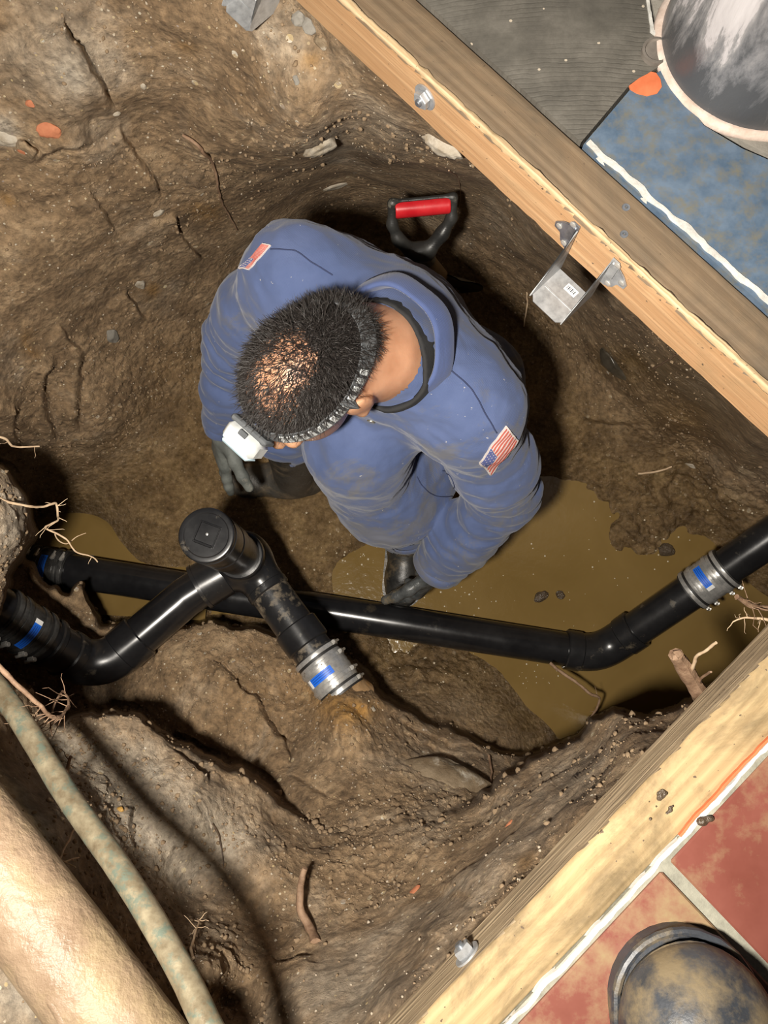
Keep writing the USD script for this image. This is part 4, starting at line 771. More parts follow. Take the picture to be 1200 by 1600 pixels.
# ---------------------------------------------------------------- drain pipes
R3 = 0.0445                                                         # outside radius of the pipe
def hub(t0, t1, r, b=.003): return [(t0, R3 * .98), (t0, r - b), (t0 + b, r), (t1 - b, r), (t1, r - b), (t1, R3 * .98)]
def coupling(th, p, axis, seg_r=R3, labels=True, screw_dir=(0, 0, 1), dark=False, lab_dir=None):
    """shielded rubber coupling: sleeve, steel shield, four band clamps with screws, a blue label"""
    L = 0.054
    path = th.part('coupling', lathe([(-L, seg_r), (-L, seg_r + .0055), (L, seg_r + .0055), (L, seg_r)], p, axis, 56), RUBBER)
    r = seg_r + .0058
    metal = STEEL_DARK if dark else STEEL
    prof = [(-L * .66, r - .001)]
    for k in range(13):
        t = -L * .64 + k * L * 1.28 / 12; prof.append((t, r + (.0012 if k % 2 else 0)))
    prof.append((L * .66, r - .001))
    th.part('shield', lathe(prof, p, axis, 56), metal, 30, parent=path)
    ax = nrm(axis); sd = nrm(np.asarray(screw_dir) - (np.asarray(screw_dir) @ ax) * ax)
    for k, t in enumerate((-.84, -.40, .40, .84)):
        q = np.asarray(p) + ax * L * t
        th.part('band', lathe([(-.0048, r - .002), (-.0048, r + .0026), (-.004, r + .0032), (.004, r + .0032), (.0048, r + .0026), (.0048, r - .002)], q, axis, 56), metal, parent=path)
        c = q + sd * (r + .005)
        tang = np.cross(ax, sd)
        th.part('clamp_screw', [box((.010, .014, .007), q + sd * (r + .004) + tang * .004, np.array([ax, tang, sd]), .001), lathe([(-.011, .0032), (.009, .0032), (.009, .0046), (.014, .0046), (.0145, .004), (.0145, 0)], c + sd * .002, tang, 12)], SCREW, 30, parent=path)
    if labels:
        u = nrm(np.asarray(lab_dir) - (np.asarray(lab_dir) @ ax) * ax); v = np.cross(ax, u)
        def arc(a_0, a_1, t_0, t_1, rr, n=14):
            A = np.linspace(a_0, a_1, n); V = np.array([[np.asarray(p) + ax * t + rr * (math.cos(a) * u + math.sin(a) * v) for t in (t_0, t_1)] for a in A])
            m = trimesh.Trimesh(V.reshape(-1, 3), grid_faces(n, 2), process=False)
            if (m.face_normals[0] @ u) < 0: m.invert()
            return m
        lb = th.part('label', arc(-.70, .42, -.0095, .0085, r + .0026), LABEL, True, parent=path, label='blue label on the coupling')
        th.part('label_end', arc(.42, .60, -.0095, .0085, r + .0026), WHITE, True, parent=path, label='white end of the blue label')
        for k in range(3): th.part('print_line', arc(-.62, .34, -.0062 + k * .0045, -.0052 + k * .0045, r + .0030), LABEL_INK, True, parent=path)
def bend(p0, d0, p1, d1, n=10):
    """centre line of an elbow between two straight runs"""
    t = np.linspace(0, 1, n)[:, None]; L = np.linalg.norm(p1 - p0) * .4
    a, b, c, d = p0, p0 + d0 * L, p1 - d1 * L, p1
    return (1 - t) ** 3 * a + 3 * t * (1 - t) ** 2 * b + 3 * t * t * (1 - t) * c + t ** 3 * d
CUP = nrm([-.28, -.25, 1.9])                                       # roughly towards the viewer and the lamp
# the lower pipe across the water
low0, low1 = at(60, 884, -1.235), at(905, 1018, -1.262)
low2 = at(960, 1006, -1.255); low3 = at(1108, 905, -1.10); low4 = None
lowp = Thing('lower_drain_pipe', 'long glossy black drain pipe with one bend lying in the muddy water', 'pipe', loc=tuple((low0 + low1) / 2))
d1 = nrm(low1 - low0); d2 = nrm(low3 - low2); low4 = low3 + d2 * .32
lowp.part('pipe', tube(np.linspace(low0 - d1 * .12, low1 - d1 * .03, 24), R3, 56), ABS_CLEAN, 40)
lowp.part('pipe', tube(np.linspace(low2 + d2 * .02, low4, 24), R3, 56), ABS, 40, label='dustier pipe rising to the right')
lowp.part('elbow', tube(np.vstack([low1 - d1 * .035, bend(low1, d1, low2 + d2 * .02, d2, 14), low2 + d2 * .06]), R3 + .0045, 56), ABS, 40)
lowp.part('elbow_hub', lathe(hub(-.028, .014, R3 + .0075), low1 - d1 * .01, d1, 56), ABS, 40)
lowp.part('elbow_hub', lathe(hub(0, .042, R3 + .0075), low2 + d2 * .030, d2, 56), ABS, 40)
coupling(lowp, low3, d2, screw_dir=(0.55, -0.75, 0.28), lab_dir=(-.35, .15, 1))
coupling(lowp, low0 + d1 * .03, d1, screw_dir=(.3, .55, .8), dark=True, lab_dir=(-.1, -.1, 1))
lowp.part('seam_ridge', tube(np.linspace(low2 + d2 * .07, low3 - d2 * .06, 10) + np.array([.022, -.034, .016]), .0012, 6), ABS, 40)
# the upper assembly: cleanout riser on a tee, a run into the old pipe, a branch with an elbow
cz = -0.555
cap = at(322, 836, cz); top_ax = nrm(cap - np.array([cap[0] - .006, cap[1] + .004, -1.0]))
tee = np.array([cap[0] + .004, cap[1] - .004, -0.93])
upp = Thing('cleanout_pipe', 'black cleanout pipe fitting with a round square-keyed cap and two arms', 'pipe', loc=tuple(tee))
ru = nrm(cap - tee); RL = np.linalg.norm(cap - tee)
upp.part('riser', lathe([(0, R3), (RL - .03, R3)], tee, ru, 56), ABS, 40)
upp.part('riser_hub', lathe(hub(.055, .085, R3 + .0075) , tee, ru, 56), ABS, 40)
upp.part('riser_hub', lathe(hub(RL - .17, RL - .10, R3 + .0045) , tee, ru, 56), ABS, 40)
upp.part('cap_hub', lathe([(RL - .095, R3), (RL - .095, R3 + .0025), (RL - .09, R3 + .0045), (RL - .022, R3 + .0055), (RL - .020, R3 + .002), (RL - .016, R3 + .002)], tee, ru, 64), ABS, 40)
k0 = upp.part('cleanout_cap', lathe([(RL - .017, R3 + .001), (RL - .017, R3 + .0042), (RL - .0035, R3 + .0050), (RL - .001, R3 + .0035), (RL, R3 + .001), (RL, R3 - .004), (RL - .0012, R3 - .006), (RL - .0012, 0)], tee, ru, 72), ABS, 30)
sq_u = nrm(at(352, 812, cz) - at(312, 797, cz)); sq_u = nrm(sq_u - (sq_u @ ru) * ru); sq_v = np.cross(ru, sq_u)
SQR = np.array([sq_u, sq_v, ru])
ctr = tee + ru * RL + sq_u * .001 + sq_v * .002
fr = []
for s in (-1, 1): fr += [box((.040, .0022, .004), ctr + sq_v * s * .0185, SQR, .0006), box((.0022, .040, .004), ctr + sq_u * s * .0185, SQR, .0006)]
upp.part('key_rim', fr, ABS, 25, parent=k0)
upp.part('key_floor', box((.035, .035, .0016), ctr - ru * .0004, SQR, .0006), ABS, 25, parent=k0)
upp.part('centre_dimple', lathe([(0, .0028), (.0012, .0022), (.0016, 0)], ctr, ru, 14), SCREW, parent=k0)
upp.part('key_lip', box((.034, .005, .0045), ctr - sq_v * .0185, SQR, .001), ABS_CLEAN, 25, parent=k0)
run1 = at(523, 1064, -.905); d3 = nrm(run1 - tee)
body = Field(.028)
body.cone(tee + ru * .06, tee - ru * .005, R3 + .003, R3 + .003).cone(tee - d3 * .02, tee + d3 * .07, R3 + .003, R3 + .003)
br1 = at(300, 925, -.925); d4 = nrm(br1 - tee); body.cone(tee, tee + d4 * .06, R3 + .003, R3 + .003)
upp.part('tee_body', body.mesh(.004), ABS, True)
upp.part('run_hub', lathe(hub(.075, .095, R3 + .004), tee, d3, 56), ABS, 40)
rl3 = np.linalg.norm(run1 - tee)
upp.part('run_pipe', lathe([(.05, R3), (rl3, R3)], tee, d3, 56), ABS_MUDDY, 40, label='mud-smeared run of pipe')
upp.part('run_hub', lathe(hub(rl3 * .56, rl3 * .72, R3 + .006), tee, d3, 56), ABS, 40)
coupling(upp, run1 - d3 * .02, d3, screw_dir=(.95, .15, .35), lab_dir=(-.25, -.30, .9))
upp.part('old_pipe_stub', tube(np.linspace(run1 + d3 * .02, run1 + d3 * .055 + [0, 0, -.03], 14), np.linspace(R3 + .001, R3 + .012, 14), 48, wob=.10, seed=3), RUST, 50, label='rusty orange stub of old pipe going into the earth')
upp.part('branch_hub', lathe(hub(.055, .118, R3 + .0075) + [], tee, d4, 56), ABS, 40)
upp.part('hub_ridge', lathe([(.112, R3), (.112, R3 + .0095), (.120, R3 + .0095), (.120, R3)], tee, d4, 56), ABS, 40)
el0 = at(188, 1020, -.905); el1 = at(112, 1026, -.86); bl1 = at(38, 981, -.755); d5 = nrm(el0 - br1); d6 = nrm(bl1 - el1); bl2 = bl1 + d6 * .16
upp.part('branch_pipe', tube(np.vstack([tee + d4 * .09, br1 + (el0 - br1) * np.linspace(.1, 1, 10)[:, None]]), R3, 56), ABS_CLEAN, 40)
upp.part('elbow', tube(np.vstack([el0 - d5 * .03, bend(el0, d5, el1, d6, 14), el1 + d6 * .02]), R3 + .0045, 56), ABS, 40)
upp.part('elbow_hub', lathe(hub(-.055, .0, R3 + .0065), el0, d5, 56), ABS_CLEAN, 40)
upp.part('elbow_hub', lathe(hub(-.004, .022, R3 + .0065), el1, d6, 56), ABS, 40)
upp.part('branch_pipe', tube(np.linspace(el1, bl2, 14), R3 + .002, 56), ABS, 40)
upp.part('hub_ridge', lathe(hub(-.072, -.056, R3 + .0078), bl1, d6, 56), ABS, 40)
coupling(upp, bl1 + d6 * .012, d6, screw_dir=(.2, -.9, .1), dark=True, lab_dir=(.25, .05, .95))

# the old pipes lying at floor level
cp = spline([at(-330, 700, -.36), at(-60, 1010, -.26), at(8, 1090, -.215), at(110, 1250, -.14), at(205, 1385, -.075), at(290, 1530, -.02), at(345, 1640, .012), at(400, 1740, .012)], 90)
single('copper_pipe', tube(cp, 0.0132, 28, wob=.06, seed=5), COPPER, 'thin green-stained copper pipe running slantwise at the lower left', 'pipe')
bp0, bp1 = at(-290, 980, -.062), at(330, 1790, -.045)
bpm = tube(np.linspace(bp0, bp1, 200), 0.047, 64, wob=.05, seed=8)
single('old_pipe', bpm, COATED, 'thick tan coated old pipe in the lower left corner', 'pipe')
split = [at(x, y, -.012) for x, y in ((20, 1478), (60, 1530), (95, 1575), (115, 1610), (150, 1660))]
single('pipe_wrap_flap', tube(spline(split, 40), np.interp(np.linspace(0, 1, 40), [0, .5, 1], [.003, .008, .010]), 12, wob=.6, seed=4), COATED, 'torn lip of coating along the lower edge of the thick old pipe', 'pipe coating')

# ---------------------------------------------------------------- the man working in the pit
V3 = lambda *a: np.array(a, float)
hipL, hipR = V3(.185, .555, -.88), V3(-.045, .725, -.88)
neck = at(602, 548, -.335)
shL, shR = at(746, 646, -.43), at(455, 428, -.41)
elL, wrL = at(786, 772, -.72), at(684, 884, -.96)
elR, wrR = at(370, 536, -.64), at(350, 664, -.86)
knL, knR = at(612, 778, -.83), at(446, 652, -.86)
anL, anR = at(638, 824, -1.20), at(458, 738, -1.18)
hd = at(477, 588, -.255)
h_up = nrm(V3(-.27, -.20, .94)); h_f = V3(-.67, -.74, -.0); h_f = nrm(h_f - (h_f @ h_up) * h_up); h_s = np.cross(h_up, h_f)    # h_s: his left
HA = np.array([h_f, h_s, h_up])
man = Thing('person', 'man in muddy blue coveralls squatting bent over in the pit beside the pipes', 'person', loc=((anL[0] + anR[0]) / 2, (anL[1] + anR[1]) / 2, -1.30))
hc = (hipL + hipR) / 2; sc = (shL + shR) / 2
side = nrm(shL - shR); spine = nrm(neck - hc); fwd = nrm(np.cross(side, spine)); 
if fwd @ V3(-.5, -.8, 0) < 0: fwd = -fwd
# body: head, neck, trunk and limbs as one surface
body = Field(.025)
H = lambda f, s, u: hd + h_f * f + h_s * s + h_up * u
body.ell(H(0, 0, 0), HA, (.094, .074, .094), .02)
body.ell(H(.035, 0, -.075), HA, (.062, .058, .075), .03)                       # face and jaw
body.cone(H(.062, 0, -.135), H(.066, 0, -.130), .026, .026, .03)               # chin
body.cone(H(.092, 0, -.035), H(.112, 0, -.070), .009, .014, .012)              # nose
body.ell(H(.086, 0, -.106), HA, (.013, .026, .008), .008)                      # lips
body.cone(H(.083, -.04, -.008), H(.083, .04, -.008), .012, .012, .015)         # brow
for s in (-1, 1):
    body.ell(H(-.016, s * .084, -.022), np.array([nrm(h_f - .35 * s * h_s), nrm(h_s + .35 * s * h_f), h_up]), (.021, .008, .032), .008)
    body.ball(H(-.008, s * .084, -.048), .009, .008)
body.cone(H(-.05, 0, -.055), neck - spine * .02, .060, .064, .04)              # neck
body.cone(H(-.06, 0, -.03), neck + nrm(hd - neck) * .02, .055, .066, .04)
for a, b, ra, rb in ((shL, shR, .055, .055), (hipL, hipR, .10, .10), ((shL + sc) / 2, hipL * .7 + hc * .3, .085, .09), ((shR + sc) / 2, hipR * .7 + hc * .3, .085, .09),
                     (shL, elL, .055, .045), (elL, wrL, .043, .030), (shR, elR, .055, .045), (elR, wrR, .043, .030), (hipL, knL, .085, .058), (knL, anL, .056, .042), (hipR, knR, .085, .058), (knR, anR, .056, .042)):
    body.cone(a, b, ra, rb, .05)
bp = man.part('body', body.mesh(.0055), SKIN, True, label='neck and ears showing between dark hair and blue collar')
for s in (-1, 1): man.part('eye', trimesh.creation.icosphere(2, .0115).apply_translation(H(.079, s * .032, -.034)), EYE, True, parent=bp)
# coveralls
cov = Field(.045)
cov.cone(shL, shR, .066, .066, .06).cone(sc - fwd * .02 - spine * .03, sc - fwd * .03 - spine * .16, .108, .115, .08)       # shoulders and upper back
cov.cone((shL * .62 + sc * .38) - spine * .05, hipL * .75 + hc * .25, .098, .108, .07).cone((shR * .62 + sc * .38) - spine * .05, hipR * .75 + hc * .25, .098, .108, .07)
cov.cone(sc + fwd * .02 - spine * .08, hc + fwd * .07, .105, .12, .07)
cov.cone(hipL, hipR, .115, .115, .06)
cov.cone(at(560, 690, -.58), at(578, 758, -.80), .100, .085, .06)
cov.cone(neck - spine * .03, sc - spine * .05, .085, .10, .06)
for h_, k_, a_, cutz in ((hipL, knL, anL, .62), (hipR, knR, anR, .80)):
    cov.cone(h_, k_, .118, .095 if h_ is hipL else .088, .06).cone(k_, a_, .086, .078, .05)
cov.cone(shL - side * .02, shL * .45 + elL * .55, .075, .070, .06).cone(shL * .45 + elL * .55, elL, .070, .064, .04)
cov.cone(elL, elL * .45 + wrL * .55, .064, .062, .03).cone(elL * .45 + wrL * .55, wrL, .064, .056, .03)
cov.cone(shR + side * .02, shR * .45 + elR * .55, .078, .068, .06).cone(shR * .45 + elR * .55, elR, .068, .058, .04)
cov.cone(elR, elR * .45 + wrR * .55, .058, .052, .03).cone(elR * .45 + wrR * .55, wrR, .052, .044, .03)
# the neck opening and the hems
LIM = {'wl': (wrL, nrm(wrL - elL)), 'wr': (wrR, nrm(wrR - elR)), 'al': (anL + (knL - anL) * .22, nrm(anL - knL)), 'ar': (anR + (knR - anR) * .84, nrm(anR - knR))}
cm = cov.mesh(.0052)
v = cm.vertices.copy()
nv = vnormals(v, cm.faces)
# folds: slack cloth on a warped ridge noise, tighter creases where the limbs bend
def seg_t(p, a, b):
    ab = b - a; t = np.clip((p - a) @ ab / (ab @ ab), 0, 1); return t, np.linalg.norm(p - a - t[:, None] * ab, axis=1)
wr = v * 1.0
wr = wr + 0.05 * (np.stack([fbm(v * 6, 2, 101), fbm(v * 6, 2, 102), fbm(v * 6, 2, 103)], 1) - .5)
f1 = ridged(wr * V3(9, 9, 13), 3, 110) - .5
f2 = ridged(wr * V3(24, 24, 30), 2, 120) - .45
disp = .019 * f1 + .0032 * f2
for a, b, c, w in ((shL, elL, wrL, 1), (shR, elR, wrR, 1), (hipL, knL, anL, .7), (hipR, knR, anR, .7)):
    d = np.linalg.norm(v - b, axis=1); ax = nrm(c - a)
    ph = (v - b) @ ax + .012 * (fbm(v * 22, 2, 131) - .5) * 2
    disp += w * .0075 * np.exp(-(d / .115) ** 2) * (np.abs(np.sin(ph * 88 + 4 * fbm(v * 9, 2, 133))) ** .7 - .6)
for a, b in ((elL, wrL), (elR, wrR), (knL, anL), (knR, anR), (shL, elL)):
    t, d = seg_t(v, a, b); ax = nrm(b - a)
    ph = (v - a) @ ax + .02 * (fbm(v * 14, 2, 137) - .5) * 2
    disp += .0042 * np.exp(-(d / .10) ** 2) * np.clip(t * 4, 0, 1) * np.clip((1 - t) * 5 + .2, 0, 1) * (np.abs(np.sin(ph * 78)) - .6)
v2 = v + nv * disp[:, None]
cm = trimesh.Trimesh(v2, cm.faces, process=False)
fc = cm.triangles_center
keep = np.ones(len(fc), bool)
for key, (p, n) in LIM.items():
    near = np.linalg.norm(fc - p, axis=1) < .17
    if key[0] == 'a':
        kn_, an_ = (knL, anL) if key == 'al' else (knR, anR); near = seg_t(fc, kn_, an_ + (an_ - kn_) * .4)[1] < .125
    keep &= ~(near & ((fc - p) @ n > 0))
c_ax = nrm(spine * .75 + nrm(hd - neck) * .65)
co = neck - spine * .012
rel = fc - co; keep &= ~((rel @ c_ax > -.045) & (np.linalg.norm(rel - (rel @ c_ax)[:, None] * c_ax, axis=1) < .070) & (np.linalg.norm(rel, axis=1) < .13))
cm.update_faces(keep); cm.remove_unreferenced_vertices()
cv = man.part('coverall', cm, BLUE, True)
tree_c = cKDTree(cm.vertices); nrm_c = vnormals(cm.vertices, cm.faces)
def drape(P, lift=.001):
    """moves points onto the cloth"""
    P = np.asarray(P, float); d, i = tree_c.query(P, k=6)
    w = 1 / (d + 1e-4); w /= w.sum(1, keepdims=True)
    n = nrm((nrm_c[i] * w[..., None]).sum(1)); q = (cm.vertices[i] * w[..., None]).sum(1)
    return P + n * (((q - P) * n).sum(1) + lift)[:, None], n
def onto(x, y, lift=0.0):
    """the cloth seen at (x, y)"""
    d = nrm(rays(x, y)); P = on_field(cov, V3(0, 0, CAM_Z) + d * .95, d)
    for _ in range(2): P, n = drape(P, lift)
    return P
# collar: a stand folded over outside, and the black shirt inside it
def collar_ring(prof, gap, wav, seed, n=90, fit=0.0):
    u, w_, _ = frame(c_ax, -fwd)                    # u: towards his back
    A = np.linspace(-np.pi + gap, np.pi - gap, n); V = []
    for a in A:
        r_dir = math.cos(a) * u + math.sin(a) * w_
        grow = 0.0
        if fit:
            rs = np.linspace(.05, .13, 60); q = np.array([co + r_dir * r_ + c_ax * h_ for h_ in (0, .012, .024) for r_ in rs]); ins = (body(q) < 0).reshape(3, -1)
            grow = min(max(max([rs[np.argmin(m_)] for m_ in ins]) + fit - prof[2][0], -.012), .016)
        tip = np.clip((abs(a) - 2.0) / .9, 0, 1)
        V.append([co + r_dir * ((r + grow if fit else r * (1 + .10 * math.cos(a))) + wav * (noise(V3(a * 2.2, r * 30, 0), seed) - .5)) + c_ax * (z - .028 * tip * k) for r, z, k in prof])
    V = np.array(V); return trimesh.Trimesh(V.reshape(-1, 3), grid_faces(n, len(prof)), process=False)
col_m = collar_ring([(.084, -.035, 0), (.081, 0, 0), (.084, .022, 0), (.088, .026, .2), (.093, .021, .5), (.098, .006, .9), (.103, -.010, 1.2), (.099, -.013, 1.2), (.094, -.002, .9), (.090, .008, .5), (.088, .006, .2), (.087, -.02, 0)], .30, .012, 7)
man.part('collar', col_m, COLLAR, True, parent=cv)
man.part('undershirt', collar_ring([(.086, -.05, 0), (.082, .0, 0), (.078, .026, 0), (.073, .031, 0), (.068, .024, 0), (.070, -.05, 0)], .02, .004, 9, fit=.004), SHIRT, True, label='black shirt neckline inside the collar')
# cuffs and hems: rolled ends
def cuff(p, n, r, name, m, h=.022, rr=.0035, wav=.10, seed=0, par=None):
    u, w_, ax = frame(n); A = np.linspace(0, 2 * np.pi, 48, endpoint=False)
    ring = lambda R, t: np.array([p + ax * t + (math.cos(a) * u + math.sin(a) * w_) * R * (1 + wav * (noise(V3(math.cos(a) * 1.6 + 5, math.sin(a) * 1.6, seed), seed) - .5) * 2) for a in A])
    V = np.vstack([ring(r - .004, -h), ring(r + rr, -h * .9), ring(r + rr, -.001), ring(r, .003), ring(r - .005, -.002), ring(r - .016, -h)])
    return man.part(name, trimesh.Trimesh(V, grid_faces(6, 48, wrap=True), process=False), m, True, parent=par)
cuff(wrL, LIM['wl'][1], .0565, 'cuff', BLUE, seed=3, par=cv); cuff(wrR, LIM['wr'][1], .0445, 'cuff', BLUE, seed=4, par=cv)
cuff(LIM['al'][0], LIM['al'][1], .081, 'hem', BLUE, .02, seed=5, par=cv); cuff(LIM['ar'][0], LIM['ar'][1], .080, 'hem', BLUE, .02, seed=6, par=cv)
# seams, pocket and snap
def seam(px_pts, guess, name='seam', r=.0011, lift=.0004):
    q = spline(np.array([(x, y, 0) for x, y in px_pts], float), 40); P = onto(q[:, 0], q[:, 1], lift)
    return man.part(name, tube(P, r, 6), THREAD, True, parent=cv)
seam([(668, 555), (705, 580), (738, 612), (760, 650), (775, 675)], -.34)
seam([(425, 392), (455, 392), (490, 412), (520, 432)], -.33)
seam([(650, 745), (668, 768), (690, 776), (715, 770)], -.72); seam([(690, 735), (702, 738), (714, 772)], -.70)
sp, sn_ = drape(onto(np.array([581.]), np.array([655.])), .001); man.part('snap', lathe([(0, .0075), (.002, .0065), (.003, .003), (.003, 0)], sp[0], sn_[0], 18), SNAP, parent=cv)
# flag patches: white cloth with red stripes and a blue corner, laid on the sleeves
def flag(c0, c1, c2, guess, name, flipx=False):
    """c0 the corner at the blue field, c1 along the stripes, c2 across them (pixels of the photograph)"""
    c0, c1, c2 = (np.array(c, float) for c in (c0, c1, c2)); o, a, b = onto(*[np.array([c0[k], c1[k], c2[k]]) for k in (0, 1)]); a, b = a - o, b - o
    def lay(S, T):
        c = c0 + S.ravel()[:, None] * (c1 - c0) + T.ravel()[:, None] * (c2 - c0); return onto(c[:, 0], c[:, 1])
    def sheet(s0, s1, t0, t1, lift, thick=.0008, n=14):
        S, T = np.meshgrid(np.linspace(s0, s1, n), np.linspace(t0, t1, max(3, int(n * (t1 - t0)) + 2)), indexing='ij')
        P, nn = drape(lay(S, T), 0)
        m, k = S.shape; top = P + nn * lift; low = P - nn * .002
        F = grid_faces(m, k); e = (nn.mean(0) @ np.cross(top[k] - top[0], top[1] - top[0]))
        V = np.vstack([top, low]); F2 = F[:, ::-1] + len(top)
        rim = np.r_[np.arange(k), np.arange(1, m) * k + k - 1, np.arange(k - 2, -1, -1) + (m - 1) * k, np.arange(m - 2, 0, -1) * k]
        r2 = np.roll(rim, -1); side_ = np.vstack([np.stack([rim, rim + len(top), r2], 1), np.stack([r2, rim + len(top), r2 + len(top)], 1)])
        F = np.vstack([F, F2, side_])
        return trimesh.Trimesh(V, F if e > 0 else F[:, ::-1], process=False)
    base = man.part('flag_patch', sheet(0, 1, 0, 1, .0030), FLAG_WHITE, 30, parent=cv, label=name)
    for k in range(7):
        t0 = .06 + .88 * (2 * k) / 13; t1 = t0 + .88 / 13
        s0 = .43 if k < 4 else .04
        man.part('stripe', sheet(s0, .96, t0, t1, .0036, n=12), FLAG_RED, 30)
    man.part('star_field', sheet(.05, .42, .06, .06 + .88 * 7 / 13, .0036, n=8), FLAG_BLUE, 30)
    for i in range(5):
        for j in range(4):
            q, nn = drape(lay(np.array([.085 + i * .075]), np.array([.11 + j * .12])), .0042); u, w_, _ = frame(nn[0], a); R_ = .0015
            ang = np.arange(10) * np.pi / 5; rr = np.where(np.arange(10) % 2, .45, 1) * R_
            V = np.vstack([q, q + (np.cos(ang) * rr)[:, None] * u + (np.sin(ang) * rr)[:, None] * w_])
            man.part('star', trimesh.Trimesh(V, [[0, 1 + k, 1 + (k + 1) % 10] for k in range(10)], process=False), FLAG_WHITE, False)
flag((748, 719), (787, 664), (766, 741), -.42, 'flag patch on the left sleeve')
flag((380, 420), (414, 384), (392, 423), -.42, 'flag patch on the right sleeve')
# gloves
def hand(wr_, d, palm_n, bends, spread, m, k=.007, thumb_side=1, size=1.0, curl=None, label=None):
    """palm and five fingers; d points along the hand, palm_n out of the palm"""
    d = nrm(d); n = nrm(palm_n - (palm_n @ d) * d); s = np.cross(n, d) * thumb_side           # s: towards the thumb
    F = Field(k); S_ = size
    F.cone(wr_ - d * .05, wr_ + d * .01, .036 * S_, .033 * S_, .03)                             # the glove's own cuff
    pc = wr_ + d * .055 * S_
    for q in (-1, -.33, .33, 1): F.cone(wr_ + d * .012 * S_ + s * q * .018 * S_, wr_ + d * .088 * S_ + s * q * .030 * S_, .0165 * S_, .0145 * S_, .02)
    for i, (ln, off) in enumerate(((.074, 1.0), (.083, .34), (.077, -.32), (.060, -.98))):
        base = wr_ + d * (.090 - .006 * (i == 3)) * S_ + s * off * .030 * S_
        dd = nrm(d + s * spread * (off)); p = base; ang = 0
        for j, fr_ in enumerate((.45, .31, .24)):
            ang += bends[i] * (0.8, 1.0, .7)[j]
            q = p + (dd * math.cos(ang) + n * math.sin(ang)) * ln * fr_ * S_
            F.cone(p, q, (.0112 - .0008 * j) * S_, (.0106 - .0011 * j) * S_, .008); p = q
    p = wr_ + d * .022 * S_ + s * .026 * S_
    td = nrm(d * .70 + s * .72 + n * .25)
    for j, ln in enumerate((.046, .034, .029)):
        q = p + td * ln * S_; F.cone(p, q, (.0145 - .0015 * j) * S_, (.0130 - .0015 * j) * S_, .010); p = q
        td = nrm(td + d * .32 + n * .22)
    return man.part('glove', F.mesh(.0028), m, True, label=label)
dR = nrm(at(345, 752, -1.01) - wrR); dL = nrm(at(650, 936, -1.12) - wrL)
hand(wrR, dR, nrm(at(420, 705, -.9) - at(345, 705, -.9)) * .6 + V3(0, 0, -.5), (.10, .12, .30, .55), .16, GLOVE, thumb_side=-1, size=1.08, label='dry grey glove hanging open')
hand(wrL, dL, V3(-.35, -.05, -.6), (.30, .34, .38, .42), .12, GLOVE_WET, thumb_side=1, size=1.10, label='wet dark glove reaching to the water')
# boots
def boot(an, toe, top, m, label, sz=1.0):
    """rubber boot: shaft, foot, heel and a ridged sole"""
    t = V3(*toe) - an; t[2] = 0; t = nrm(t); s = V3(-t[1], t[0], 0)
    base = V3(an[0], an[1], -1.318); F = Field(.03)
    A = np.array([t, s, [0, 0, 1]])
    F.cone(base + [0, 0, .09], top, .054, .062, .03).cone(base + t * -.035 + [0, 0, .045], base + t * .03 + [0, 0, .05], .044, .046, .03)
    F.cone(base + t * .02 + [0, 0, .055], base + t * .115 + [0, 0, .042], .047, .046, .03).ell(base + t * .145 + [0, 0, .040], A, (.062, .048, .036), .025)
    F.cut(base + [0, 0, .012], (0, 0, -1)); F.cut(top + nrm(top - base) * .0, nrm(top - base))
    b = man.part('boot', F.mesh(.0048), m, True, label=label)
    out = sg.MultiPoint([(base + t * q)[:2] for q in (-.04, .02)]).convex_hull.buffer(.046).union(sg.MultiPoint([(base + t * q)[:2] for q in (.0, .15)]).convex_hull.buffer(.051))
    man.part('sole', trimesh.creation.extrude_polygon(out.buffer(.004).simplify(.001), .022, engine='earcut').apply_translation((0, 0, base[2])), m, 40, parent=b)
    man.part('boot_rim', lathe([(-.012, .060), (-.010, .066), (.002, .066), (.004, .060), (.0, .056)], top, nrm(top - base), 40), m, True, parent=b)
boot(anL, at(630, 905, -1.29), LIM['al'][0] + V3(0, 0, .05), BOOT, 'muddy boot below the knee nearest the water')
boot(anR, at(395, 752, -1.29), LIM['ar'][0] + V3(0, 0, .01), BOOT_GREY, 'muddy boot on the left half hidden by the headlamp')
# hair: a dark scalp cap, thin at the crown, under short hairs
def scalp_ok(q):
    l = (q - hd) @ HA.T
    up = l[:, 2]; f = l[:, 0]
    return (up > .022 + .22 * np.maximum(f - .02, 0) - .38 * np.maximum(-f, 0)) & (up > -.085)
bm = body.mesh(.0045)
bmv = bm.vertices; okv = scalp_ok(bmv) & (np.linalg.norm(bmv - hd, axis=1) < .14)
okf = okv[bm.faces].all(1)
sc_m = trimesh.Trimesh(bmv, bm.faces[okf], process=False); sc_m.remove_unreferenced_vertices()
def bald(q):
    l = (q - hd) @ HA.T
    b = np.exp(-((l[:, 0] - .022) / .085) ** 2 - ((l[:, 1] + .010) / .066) ** 2) * (l[:, 2] > 0)
    return np.clip(b * 1.15 - .15 + .55 * (fbm(q * 55, 3, 151) - .5), 0, 1)
capf = ~(bald(sc_m.triangles_center) > .42)
cap_m = trimesh.Trimesh(sc_m.vertices + vnormals(sc_m.vertices, sc_m.faces) * .0012, sc_m.faces[capf], process=False); cap_m.remove_unreferenced_vertices()
hp = man.part('scalp_hair', cap_m, SCALP, True, label='dark close-cropped hair')
trimesh.util.attach_to_log if False else None
ar = sc_m.area_faces; NH = 21000
fi = rng.choice(len(ar), NH, p=ar / ar.sum()); r1, r2 = np.sqrt(rng.random(NH)), rng.random(NH)
tri_ = sc_m.vertices[sc_m.faces[fi]]
